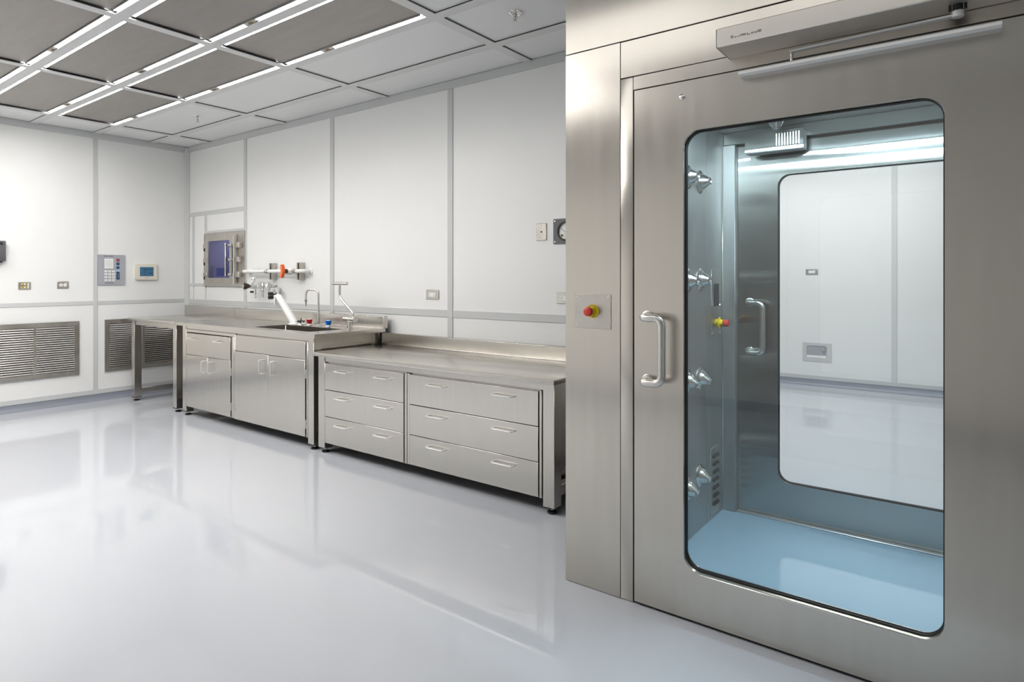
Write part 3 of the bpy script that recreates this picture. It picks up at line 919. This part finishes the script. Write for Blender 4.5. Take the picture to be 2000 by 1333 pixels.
ew = thing('eyewash_arm', 'steel swing-arm eyewash with a bar head at the right end of the sink bench', 'eyewash', (-4.26, 3.40, ZT))
obj('pedestal', MB().lathe([(0.034, 0), (0.034, 0.006), (0.022, 0.008), (0.022, 0.075)], (-4.26, 3.40, ZT), (0, 0, 1), 20), M['satin'], ew)
obj('pivot_body', MB().cyl((-4.33, 3.40, ZT + 0.085), (-4.19, 3.40, ZT + 0.085), 0.023, 20, 0.004), M['satin'], ew)
obj('pivot_cap', MB().cyl((-4.192, 3.40, ZT + 0.085), (-4.178, 3.40, ZT + 0.085), 0.027, 18, 0.003), M['dullsteel'], ew)
obj('arm', MB().tube(arc_path([(-4.215, 3.40, ZT + 0.09), (-4.215, 3.40, 1.045), (-4.405, 3.41, 1.175), (-4.405, 3.41, 1.29)], 0.07, 8), 0.0115, 14), M['satin'], ew)
obj('spray_head', MB().cyl((-4.50, 3.41, 1.293), (-4.30, 3.41, 1.293), 0.0145, 18, 0.004), M['satin'], ew)

# ------------------------------------------------------------------ fixtures on the back wall
def device_plate(name, label, cat, group, c, w, h, face):
    """steel cover plate with bevelled edge at c on a wall; face 'y' looks -Y, 'x' looks +X"""
    t = thing(name, label, cat, c, group)
    if face == 'y':
        obj('cover_plate', MB().box(c[0] - w / 2, c[0] + w / 2, c[1] - 0.007, c[1], c[2] - h / 2, c[2] + h / 2, 0.005), M['dullsteel'], t)
    else:
        obj('cover_plate', MB().box(c[0], c[0] + 0.007, c[1] - w / 2, c[1] + w / 2, c[2] - h / 2, c[2] + h / 2, 0.005), M['dullsteel'], t)
    return t


def decor_outlet(name, label, c, group):
    t = device_plate(name, label, 'outlet', group, c, 0.145, 0.078, 'y')
    x, y, z = c
    s = obj('socket_insert', MB().box(x - 0.04, x + 0.04, y - 0.0095, y - 0.0065, z - 0.017, z + 0.017, 0.001), M['white'], t)
    sl = MB()
    for dx in (-0.023, 0.023):
        sl.box(x + dx - 0.005, x + dx + 0.003, y - 0.0098, y - 0.009, z + 0.006, z + 0.009)
        sl.box(x + dx - 0.005, x + dx + 0.005, y - 0.0098, y - 0.009, z - 0.009, z - 0.006)
        sl.cyl((x + dx - 0.009, y - 0.009, z), (x + dx - 0.009, y - 0.0098, z), 0.0025, 8)
    obj('socket_slots', sl, M['ink'], s)
    return t


decor_outlet('wall_outlet', 'white duplex outlet on a steel plate above the middle of the low bench', (-3.583, YB, 1.204), 'outlets over the low bench')
decor_outlet('wall_outlet', 'white outlet on a steel plate half hidden behind the booth edge', (-2.305, YB, 1.201), 'outlets over the low bench')

bp = device_plate('blank_wall_plate', 'upright steel wall plate with a centre hole beside the round gauge', 'wall plate', None, (-2.506, YB, 1.671), 0.090, 0.122, 'y')
obj('centre_jack', MB().lathe([(0.006, 0), (0.006, 0.003), (0.003, 0.0032), (0.003, 0.001)], (-2.504, YB - 0.007, 1.671), (0, -1, 0), 12), M['blackplastic'], bp)
for dz in (-0.045, 0.045):
    obj('screw', MB().lathe([(0.004, 0), (0.003, 0.0015), (0, 0.002)], (-2.506, YB - 0.007, 1.671 + dz), (0, -1, 0), 10), M['dullsteel'], bp)

gg = thing('pressure_gauge', 'round dial gauge on a dark grey square plate beside the booth edge', 'gauge', (-2.30, YB, 1.668))
obj('mounting_plate', MB().slab(rrect(-2.404, -2.20, 1.58, 1.757, 0.008, 4), 'y', YB - 0.006, YB), M['plategrey'], gg)
gc = (-2.296, YB - 0.006, 1.668)
for dx in (-0.093, 0.083):
    for dz in (-0.073, 0.073):
        obj('screw', MB().lathe([(0.006, 0), (0.005, 0.002), (0, 0.003)], (-2.297 + dx, YB - 0.006, 1.668 + dz), (0, -1, 0), 10), M['chrome'], gg)
dl = obj('bezel', MB().slab([(gc[0] + 0.067 * cos(k * pi / 18), gc[2] + 0.067 * sin(k * pi / 18)) for k in range(36)], 'y', YB - 0.022, YB - 0.006,
                            [[(gc[0] + 0.057 * cos(k * pi / 18), gc[2] + 0.057 * sin(k * pi / 18)) for k in range(36)]]), M['blackplastic'], gg)
obj('dial_face', MB().lathe([(0.057, 0), (0.057, 0.003)], gc, (0, -1, 0), 32), M['white'], dl)
seg = [(gc[0] + 0.0565 * cos(radians(a)), gc[2] + 0.0565 * sin(radians(a))) for a in range(196, 345, 8)]
obj('dial_cover', MB().slab(seg, 'y', YB - 0.014, YB - 0.009), M['cream'], dl)
obj('needle', MB().tube([(gc[0] + 0.012, gc[1] - 0.005, gc[2] - 0.02), (gc[0] - 0.043, gc[1] - 0.005, gc[2] + 0.022)], 0.0014, 6), M['ink'], dl)
obj('dial_screw', MB().lathe([(0.008, 0), (0.008, 0.003)], (gc[0] - 0.03, gc[1] - 0.008, gc[2] - 0.030), (0, -1, 0), 12), M['ink'], dl)

# pipe run with strut clamps and an orange valve
YP = YB - 0.085
PZ = 1.405
for k, (x, lab) in enumerate(((-5.835, 'short steel strut with a pipe clamp, left of the orange valve'), (-5.355, 'short steel strut with a pipe clamp, right of the orange valve'))):
    st = thing('pipe_strut', lab, 'pipe clamp', (x, YB, PZ), 'strut clamps on the white pipe')
    mb = MB().box(x - 0.030, x + 0.030, YB - 0.006, YB, PZ - 0.085, PZ + 0.085)
    for s in (-1, 1):
        mb.box(x + s * 0.030 - 0.003, x + s * 0.030 + 0.003, YB - 0.052, YB, PZ - 0.085, PZ + 0.085)
        mb.box(x + s * 0.030, x + s * 0.013, YB - 0.054, YB - 0.049, PZ - 0.085, PZ + 0.085)
    obj('strut_channel', mb, M['dullsteel'], st)
    obj('clamp_band', MB().lathe([(0.021, -0.014), (0.024, -0.014), (0.024, 0.014), (0.021, 0.014), (0.021, -0.014)], (x, YP, PZ), (1, 0, 0), 20), M['satin'], st)
    obj('clamp_bolt', MB().cyl((x - 0.018, YP - 0.03, PZ), (x - 0.018, YP - 0.018, PZ), 0.010, 6), M['dullsteel'], st)
pp = thing('white_pipe', 'horizontal white plastic pipe along the wall above the sink bench', 'pipe', (-5.8, YP, PZ))
obj('pipe_run', MB().tube(arc_path([(-6.30, YB - 0.001, PZ), (-6.30, YP, PZ), (-5.23, YP, PZ), (-5.23, YB - 0.001, PZ)], 0.03, 6), 0.0195, 16), M['ptfe'], pp)
for x in (-6.30, -5.23):
    obj('wall_flange', MB().lathe([(0.035, 0), (0.035, 0.006), (0.024, 0.010)], (x, YB - 0.0005, PZ), (0, -1, 0), 20), M['ptfe'], pp)
ov = thing('ball_valve', 'orange-handled valve on the white wall pipe', 'valve', (-5.455, YP, PZ))
obj('valve_body', MB().lathe([(0.026, -0.055), (0.030, -0.05), (0.030, -0.022), (0.034, -0.018), (0.034, 0.018), (0.030, 0.022), (0.030, 0.05), (0.026, 0.055)], (-5.455, YP, PZ), (1, 0, 0), 20), M['ptfe'], ov)
obj('stem', MB().cyl((-5.455, YP - 0.028, PZ), (-5.455, YP - 0.062, PZ), 0.022, 16, 0.003), M['blackplastic'], ov)
hd = MB().slab([(-0.024, -0.062), (-0.006, -0.066), (0.004, -0.056), (0.018, -0.018), (0.022, 0.0), (0.018, 0.018), (0.010, 0.056), (-0.002, 0.066), (-0.016, 0.060), (-0.012, 0.02), (-0.010, 0.0), (-0.014, -0.02)], 'y', 0, 0.03)
bmesh.ops.translate(hd.bm, verts=hd.bm.verts[:], vec=(-5.452, YP - 0.095, PZ))
obj('handle', hd, M['orange'], ov)
obj('handle_inset', MB().box(-5.474, -5.466, YP - 0.085, YP - 0.072, PZ - 0.035, PZ + 0.045), M['blackplastic'], ov)

# gas regulator with gauge, twin outlets, shut-off and black knob, on the wall over the sink bench
GY = YB - 0.07
RX = -6.07
rg = thing('gas_regulator', 'chrome gas regulator with round gauge and brown knob beside the pass-through window', 'regulator', (RX, GY, 1.25))
obj('wall_flange', MB().lathe([(0.034, 0), (0.034, 0.006), (0.016, 0.012), (0.013, 0.05)], (RX, YB, 1.253), (0, -1, 0), 20), M['chrome'], rg)
obj('regulator_body', MB().lathe([(0.018, 0.03), (0.025, 0.035), (0.025, 0.065), (0.018, 0.07), (0.018, 0.10), (0.026, 0.105), (0.026, 0.14), (0.014, 0.145), (0.014, 0.15)], (RX, YB, 1.253), (0, -1, 0), 18), M['chrome'], rg)
kb = obj('brown_knob', MB().lathe([(0.018, 0), (0.022, 0.006), (0.037, 0.04), (0.038, 0.052), (0.027, 0.058), (0.014, 0.058)], (RX, YB - 0.15, 1.253), (-0.35, -1, 0), 8), M['brown'], rg, smooth=20)
obj('knob_cap', MB().lathe([(0.017, 0.054), (0.017, 0.061), (0, 0.062)], (RX, YB - 0.15, 1.253), (-0.35, -1, 0), 16), M['white'], kb)
GX, GZ, GGY = RX, 1.322, YB - 0.10
g2 = obj('gauge', MB().lathe([(0.033, 0), (0.034, 0.004), (0.034, 0.018), (0.030, 0.022)], (GX, GGY, GZ), (0, -1, 0), 24), M['chrome'], rg)
obj('gauge_dial', MB().lathe([(0.0285, 0.0222), (0.0285, 0.0232)], (GX, GGY, GZ), (0, -1, 0), 24), M['white'], g2)
obj('gauge_hub', MB().lathe([(0.007, 0.0232), (0.006, 0.025)], (GX, GGY, GZ), (0, -1, 0), 10), M['plategrey'], g2)
obj('gauge_stem', MB().cyl((GX, GGY - 0.01, 1.275), (GX, GGY - 0.01, 1.295), 0.010, 10), M['chrome'], g2)
hb = MB().lathe([(0.012, 0.02), (0.012, 0.05), (0.016, 0.052), (0.016, 0.085), (0.010, 0.087), (0.010, 0.092), (0.013, 0.094), (0.008, 0.106), (0.012, 0.108), (0.008, 0.118), (0.016, 0.121), (0.016, 0.126)], (RX, YB - 0.085, 1.253), (0, 0, -1), 14)
obj('hose_barb', hb, M['chrome'], rg)
obj('side_valve', MB().cyl((RX - 0.01, YB - 0.095, 1.192), (RX - 0.035, YB - 0.12, 1.192), 0.011, 10), M['black'], rg)

gt = thing('gas_tap', 'slim chrome gas tap with ribbed outlet between regulator and black-knobbed valve', 'tap', (-5.955, GY, 1.25))
obj('tap_body', MB().lathe([(0.012, -0.032), (0.015, -0.028), (0.015, 0.02), (0.011, 0.024), (0.011, 0.04)], (-5.95, GY, 1.253), (0, 0, -1), 14), M['chrome'], gt)
obj('tee_handle', MB().cyl((-5.99, GY, 1.287), (-5.91, GY, 1.287), 0.0055, 10), M['chrome'], gt)
br = [(0.010, 0.03)]
for k in range(6):
    br += [(0.0135, 0.036 + k * 0.014), (0.008, 0.046 + k * 0.014)]
obj('ribbed_outlet', MB().lathe(br + [(0.014, 0.124)], (-5.95, GY, 1.253), (0, 0, -1), 14), M['chrome'], gt)
obj('connecting_tube', MB().tube([(-5.95, GY, 1.258), (-5.90, GY, 1.248), (-5.86, GY, 1.25)], 0.008, 10), M['chrome'], gt)
obj('hex_nut', MB().lathe([(0.030, -0.02), (0.040, -0.014), (0.040, 0.014), (0.030, 0.02)], (-5.83, GY, 1.253), (1, -0.4, 0), 8), M['chrome'], gt, smooth=20)
obj('wall_flange', MB().lathe([(0.03, 0), (0.03, 0.006), (0.012, 0.012), (0.012, 0.06)], (-5.83, YB, 1.253), (0, -1, 0), 18), M['chrome'], gt)

kv = thing('knob_valve', 'chrome bracket valve with a large black fluted knob above the sink bench', 'valve', (-5.735, GY, 1.2))
fr = MB().slab(rect(-5.79, -5.68, 1.165, 1.235), 'y', GY - 0.012, GY + 0.012, [rect(-5.773, -5.697, 1.165 + 0.012, 1.222)])
obj('bracket', fr, M['chrome'], kv)
obj('wall_stub', MB().cyl((-5.735, YB, 1.228), (-5.735, GY + 0.012, 1.228), 0.012, 12), M['chrome'], kv)
fl_ = []
for k in range(32):
    a = 2 * pi * k / 32
    fl_.append((0.033 + 0.004 * cos(a * 8), a))
kn = MB()
ax = Vector((-0.55, -0.83, -0.05)).normalized(); u = ax.orthogonal().normalized(); v = ax.cross(u); o0 = Vector((-5.735, GY - 0.014, 1.160))
rings = []
for h, s in ((0, 0.8), (0.006, 1), (0.046, 1), (0.052, 0.85)):
    rings.append([kn.bm.verts.new(o0 + ax * h + (u * cos(a) + v * sin(a)) * r * s) for r, a in fl_])
for A, B in zip(rings, rings[1:]):
    for k in range(32): kn.bm.faces.new((A[k], A[(k + 1) % 32], B[(k + 1) % 32], B[k]))
kn.bm.faces.new(rings[0][::-1]); kn.bm.faces.new(rings[-1])
kk = obj('black_knob', kn, M['blackplastic'], kv)
obj('knob_cap', MB().lathe([(0.017, 0.0515), (0.016, 0.056), (0, 0.057)], o0, ax, 16), M['white'], kk)

# ------------------------------------------------------------------ pass-through window
pt = thing('pass_through', 'steel pass-through hatch with an indigo window in the back wall', 'pass-through', (-6.83, YB, 1.24))
DS = M['dullsteel']
obj('outer_frame', MB().slab(rect(-7.275, -6.395, 1.24, 1.854), 'y', YB - 0.016, YB - 0.0005, [rect(-7.188, -6.562, 1.292, 1.808)]), DS, pt)
dr = obj('hatch_door', MB().slab(rect(-7.183, -6.535, 1.280, 1.818), 'y', YB - 0.038, YB - 0.017, [rect(-7.128, -6.67, 1.338, 1.76)]), DS, pt)
obj('window_glass', MB().box(-7.127, -6.671, YB - 0.03, YB - 0.024, 1.339, 1.759), M['passglass'], dr)
obj('latch_bar', MB().box(-6.737, -6.712, YB - 0.058, YB - 0.038, 1.356, 1.73, 0.003), M['satin'], dr)
obj('dark_strip', MB().box(-6.600, -6.570, YB - 0.046, YB - 0.038, 1.38, 1.71), M['void'], dr)  # near-black upright strip between the latch knobs
for z in (1.700, 1.541, 1.376):
    ln = obj('latch_knob', MB().cyl((-6.645, YB - 0.055, z), (-6.575, YB - 0.055, z), 0.017, 14, 0.003), M['satin'], dr)
    obj('latch_pin', MB().cyl((-6.70, YB - 0.055, z), (-6.645, YB - 0.055, z), 0.007, 10), M['void'], ln)
    obj('latch_block', MB().box(-6.535, -6.44, YB - 0.06, YB - 0.016, z - 0.03, z + 0.03, 0.003), DS, pt)
obj('latch_rod', MB().cyl((-6.520, YB - 0.066, 1.268), (-6.520, YB - 0.066, 1.80), 0.012, 12), M['satin'], pt)
for z in (1.70, 1.536, 1.372):
    h = obj('hinge', MB().box(-7.235, -7.155, YB - 0.046, YB - 0.03, z - 0.02, z + 0.026, 0.003), DS, pt)
    obj('hinge_pin', MB().cyl((-7.215, YB - 0.04, z - 0.055), (-7.215, YB - 0.04, z - 0.018), 0.008, 8), M['void'], h)
ch = MB()
ch.box(-7.19, -6.56, YB + 0.55, YB + 0.56, 1.29, 1.81).box(-7.2, -7.19, YB, YB + 0.56, 1.29, 1.81).box(-6.56, -6.55, YB, YB + 0.56, 1.29, 1.81)
ch.box(-7.2, -6.55, YB, YB + 0.56, 1.28, 1.29).box(-7.2, -6.55, YB, YB + 0.56, 1.81, 1.82)
obj('chamber', ch, M['indigo'], pt)
area_lamp('chamber_fill', (-6.87, YB + 0.28, 1.805), 0.5, 0.3, 1.6, (0.85, 0.87, 1.0))  # fill light added to lift the dark chamber; no known source inside
obj('chamber_shelf', MB().box(-6.99, -6.561, YB + 0.30, YB + 0.549, 1.2905, 1.47), M['indigodark'], pt)

# ------------------------------------------------------------------ left wall grilles and devices
random.seed(3)


def grille(label, y0, y1, z0, z1, mull):
    g = thing('return_air_grille', label, 'grille', (XL, (y0 + y1) / 2, z0), 'return air grilles in the left wall')
    fw_ = 0.048
    bays = []
    prev = y0 + fw_
    for m_ in mull:
        bays.append((prev, m_ - 0.013)); prev = m_ + 0.013
    bays.append((prev, y1 - fw_))
    obj('frame', MB().slab(rect(y0, y1, z0, z1), 'x', XL + 0.0005, XL + 0.016, [rect(a, b, z0 + fw_, z1 - fw_) for a, b in bays]), DS, g, smooth=0)
    obj('duct_backing', MB().box(XL + 0.0004, XL + 0.002, y0 + 0.02, y1 - 0.02, z0 + 0.02, z1 - 0.02), M['void'], g)
    n = 21
    pitch = (z1 - z0 - 2 * fw_) / n
    for a, b in bays:
        proto = None
        for k in range(n):
            z = z0 + fw_ + pitch * (k + 0.5)
            if proto is None:
                mb = MB(); bm = mb.bm
                hh = pitch * 0.27
                pr = [(XL + 0.0025, z + hh + 0.004), (XL + 0.011, z + hh * 0.75), (XL + 0.0150, z - hh), (XL + 0.0125, z - hh), (XL + 0.0025, z + hh)]
                mb.slab([(p[0], p[1]) for p in pr], 'z', a, b)
                for vv in bm.verts: vv.co = Vector((vv.co.x, vv.co.z, vv.co.y))
                proto = obj('slat', mb, M['slat'], g, smooth=0)
                z_first = z
            else:
                piece_copy(proto, 'slat', proto.location + Vector((0, 0, z - z_first)))
    for yy in (y0 + 0.10, y1 - 0.10):
        for zz in (z0 + 0.024, z1 - 0.024):
            obj('screw', MB().lathe([(0.006, 0), (0.005, 0.003), (0, 0.004)], (XL + 0.016, yy, zz), (1, 0, 0), 8), M['chrome'], g)
    return g


grille('wide steel louvred grille low in the left wall, cut by the photo edge', 1.76, 2.562, 0.305, 0.877, [2.170])
grille('steel louvred grille low in the left wall, behind the open table', 2.806, 3.60, 0.305, 0.877, [3.20])

d1 = device_plate('gas_sensor_plate', 'dark steel wall plate with four yellow sockets in two rows', 'wall plate', None, (XL, 2.0875, 1.259), 0.105, 0.077, 'x')
for z in (1.276, 1.243):
    s = obj('socket_strip', MB().box(XL + 0.007, XL + 0.009, 2.058, 2.112, z - 0.008, z + 0.008), M['yellowmark'], d1)
    for y in (2.075, 2.101):
        obj('socket_hole', MB().cyl((XL + 0.0088, y, z), (XL + 0.0095, y, z), 0.005, 10), M['ink'], s)
    obj('socket_label', MB().box(XL + 0.009, XL + 0.0095, 2.082, 2.094, z - 0.006, z + 0.006), M['white'], s)
obj('white_strip', MB().box(XL + 0.007, XL + 0.0085, 2.114, 2.122, 1.232, 1.29), M['white'], d1)

d2 = device_plate('wall_outlet', 'two round white sockets on a steel plate on the left wall', 'outlet', None, (XL, 2.4165, 1.264), 0.105, 0.077, 'x')
for y in (2.398, 2.436):
    s = obj('socket_face', MB().cyl((XL + 0.0065, y, 1.264), (XL + 0.009, y, 1.264), 0.0165, 16), M['white'], d2)
    obj('socket_slots', MB().box(XL + 0.009, XL + 0.0093, y - 0.006, y - 0.003, 1.26, 1.27).box(XL + 0.009, XL + 0.0093, y + 0.003, y + 0.006, 1.26, 1.27), M['plategrey'], s)

ic = thing('keypad_intercom', 'silver wall intercom with speaker, white keypad and red and navy keys', 'intercom', (XL, 2.873, 1.42))
KY0, KY1, KZ0, KZ1 = 2.738, 3.008, 1.258, 1.594
KX = XL + 0.012
obj('faceplate', MB().slab(rrect(KY0, KY1, KZ0, KZ1, 0.006, 3), 'x', XL + 0.0005, KX), M['keypad'], ic)


def kx(u): return KY0 + (KY1 - KY0) * (u - 150) / 830.0


def kz(v): return KZ1 - (KZ1 - KZ0) * (v - 135) / 890.0


sp = obj('speaker_cover', MB().box(KX, KX + 0.004, kx(345), kx(615), kz(540), kz(250), 0.002), M['white'], ic)
obj('speaker_mesh', MB().slab(rrect(kx(378), kx(585), kz(505), kz(295), 0.012, 4), 'x', KX + 0.004, KX + 0.0046), M['bar'], sp)
digits = ['1', '2', '3', '4', '5', '6', '7', '8', '9', '*', '0', '#']
for r_ in range(4):
    for c_ in range(3):
        y, z = kx(387 + 115 * c_), kz(620 + 87 * r_)
        k = obj('key', MB().box(KX, KX + 0.004, y - 0.0145, y + 0.0145, z - 0.0115, z + 0.0115, 0.0015), M['white'], ic)
        t = MB(); text_into(t, digits[r_ * 3 + c_], 0.016, Matrix.Translation((KX + 0.0043, y, z)) @ FACE_X, 0.0003)
        obj('lettering', t, M['plategrey'], k)
obj('pale_strip', MB().box(KX, KX + 0.001, kx(697), kx(822), kz(870), kz(345)), M['ltblue'], ic)
for v0, v1, m in ((250, 330, 'keyred'), (360, 438, 'navy'), (468, 550, 'navy'), (633, 862, 'navy')):
    k = obj('function_key', MB().box(KX + 0.001, KX + 0.004, kx(708), kx(805), kz(v1), kz(v0), 0.001), M[m], ic)
    mid = (v0 + v1) / 2
    if v1 - v0 > 100: t = MB().box(KX + 0.004, KX + 0.0044, kx(752), kx(768), kz(v1 - 30), kz(v0 + 40))
    else: t = MB().box(KX + 0.004, KX + 0.0044, kx(732), kx(785), kz(mid + 5), kz(mid - 5))
    obj('printed_bar', t, M['paleink'], k)
hp = MB().box(KX, KX + 0.0006, kx(325), kx(450), kz(184), kz(168)).box(KX, KX + 0.0006, kx(475), kx(620), kz(184), kz(168))
hp.box(KX, KX + 0.0006, kx(440), kx(520), kz(972), kz(955)).box(KX, KX + 0.0006, kx(535), kx(625), kz(972), kz(955)).box(KX, KX + 0.0006, kx(383), kx(412), kz(982), kz(948))
obj('printed_header', hp, M['ink'], ic)

th = thing('thermostat', 'cream wall thermostat with a blue screen beside the intercom', 'thermostat', (XL, 3.227, 1.40))
tp = rrect(3.108, 3.345, 1.318, 1.497, 0.022, 5)
tp = [(a, b - 0.008 * max(0, 1 - ((a - 3.2265) / 0.118) ** 2) * (1 if b < 1.35 else 0)) for a, b in tp]
obj('case', MB().slab(tp, 'x', XL + 0.0005, XL + 0.028), M['cream'], th)
obj('front_shell', MB().slab(rrect(3.118, 3.335, 1.328, 1.489, 0.02, 5), 'x', XL + 0.028, XL + 0.031), M['cream'], th)
sc_ = obj('screen', MB().box(XL + 0.031, XL + 0.0322, 3.156, 3.303, 1.357, 1.462), M['lcd'], th)
scd = MB()
for a, b, z in ((3.19, 3.235, 1.436), (3.255, 3.28, 1.437), (3.195, 3.225, 1.405), (3.25, 3.285, 1.39), (3.20, 3.215, 1.378)):
    scd.box(XL + 0.0322, XL + 0.0325, a, b, z - 0.004, z + 0.004)
obj('screen_marks', scd, M['navy'], sc_)
obj('printed_mark', MB().box(XL + 0.031, XL + 0.0314, 3.21, 3.25, 1.338, 1.342), M['etch'], th)

bx = thing('grey_wall_box', 'dark grey wall-mounted box at the left edge of the photo', 'wall box', (XL, 1.83, 1.6))
obj('enclosure', MB().box(XL + 0.0005, XL + 0.06, 1.72, 1.925, 1.503, 1.703, 0.006, 2), M['greybox'], bx)
obj('front_knob', MB().cyl((XL + 0.06, 1.888, 1.676), (XL + 0.066, 1.888, 1.676), 0.012, 14), M['blackplastic'], bx)
obj('cable_gland', MB().box(XL + 0.01, XL + 0.045, 1.84, 1.90, 1.49, 1.503), M['black'], bx)

# ------------------------------------------------------------------ ceiling tube lights
cols = (('section by the grille wall', -7.16, -5.66), ('middle section', -5.66, -4.14), ('section nearest the booth', -4.14, -2.62))
rows = (('first beam from bench wall', 2.7275, (-1,)), ('second beam from bench wall', 2.16, (-1, 1)), ('third beam from bench wall', 1.59, (-1, 1)))
for rl, by, sides in rows:
    for cl_, x0, x1 in cols:
        for s in sides:
            yc = by + s * (HB + 0.013)
            lab = 'tube light, %s side of %s, %s' % ('camera' if s < 0 else 'far', rl, cl_)
            t = thing('tube_light', lab, 'light', ((x0 + x1) / 2, yc, ZC + 0.02), 'tube lights along the ceiling beams')
            a, b = x0 + 0.062, x1 - 0.062
            zc = ZC + 0.016
            chn = MB().box(a, b, yc - 0.0125, yc + 0.0125, ZC + 0.022, ZC + 0.030)
            for e in (-1, 1):
                chn.box(a, b, yc + e * 0.0125, yc + e * 0.0105, ZC + 0.006, ZC + 0.022)
            obj('light_channel', chn, M['alu'], t)
            if s < 0:
                g0, g1 = x1 - 1.04, x1 - 0.90
                for u0, u1 in ((a, g0), (g1, b)):
                    obj('tube', MB().box(u0, u1, yc - 0.010, yc + 0.010, ZC + 0.008, ZC + 0.0215, 0.004, 2), M['tube'], t)
                obj('connector', MB().box(g0 + 0.004, g1 - 0.004, yc - 0.010, yc + 0.010, ZC + 0.004, ZC + 0.0215, 0.002), M['dullsteel'], t)
                obj('connector_clip', MB().box(g0 + 0.05, g1 - 0.05, yc - 0.009, yc + 0.009, ZC + 0.001, ZC + 0.01, 0.002), M['copper'], t)
            else:
                obj('tube', MB().box(a, b, yc - 0.010, yc + 0.010, ZC + 0.008, ZC + 0.0215, 0.004, 2), M['tube'], t)


def sprinkler(x, y, label):
    z = ZC + 0.0125
    t = thing('sprinkler_head', label, 'sprinkler', (x, y, z), 'ceiling sprinklers')
    obj('escutcheon', MB().lathe([(0.045, 0), (0.043, 0.006), (0.03, 0.012), (0.022, 0.009), (0.020, 0.003)], (x, y, z), (0, 0, -1), 24), M['chrome'], t)
    fr_ = MB()
    fr_.cyl((x, y, z - 0.005), (x, y, z - 0.022), 0.010, 12)
    for s in (-1, 1):
        fr_.tube(arc_path([(x + s * 0.011, y, z - 0.015), (x + s * 0.013, y, z - 0.038), (x, y, z - 0.054)], 0.01, 4), 0.0025, 8)
    obj('yoke', fr_, M['satin'], t)
    obj('glass_bulb', MB().cyl((x, y, z - 0.02), (x, y, z - 0.047), 0.0022, 8), M['glassbulb'], t)
    obj('deflector', MB().lathe([(0.005, 0.052), (0.017, 0.055), (0.017, 0.057), (0, 0.058)], (x, y, z), (0, 0, -1), 16), M['satin'], t)


sprinkler(-6.122, 3.045, 'chrome sprinkler head in the blank ceiling panel near the room corner')
sprinkler(-2.208, 2.985, 'chrome sprinkler head in the ceiling panel above the low bench')

# ------------------------------------------------------------------ things in the room beyond
fo = device_plate('wall_outlet', 'small white outlet seen through both booth windows on the far wall', 'outlet', None, (-1.662, YW, 1.41), 0.14, 0.07, 'y')
obj('socket_insert', MB().box(-1.70, -1.624, YW - 0.010, YW - 0.0065, 1.393, 1.427, 0.003), M['white'], fo)
rc = thing('recessed_wall_box', 'recessed steel wall box seen low on the far wall through the booth windows', 'wall box', (-1.60, YW, 0.41))
obj('box_frame', MB().slab(rect(-1.768, -1.44, 0.303, 0.53), 'y', YW - 0.008, YW + 0.001, [rrect(-1.722, -1.492, 0.343, 0.495, 0.02, 4)]), M['trim'], rc)
obj('box_liner', MB().box(-1.722, -1.492, YW - 0.002, YW - 0.0005, 0.343, 0.495), M['keypad'], rc)
obj('box_ledge', MB().box(-1.72, -1.50, YW - 0.0045, YW - 0.002, 0.345, 0.375), M['white'], rc)
obj('box_valve', MB().cyl((-1.525, YW - 0.006, 0.43), (-1.525, YW - 0.006, 0.475), 0.02, 12), M['chrome'], rc)
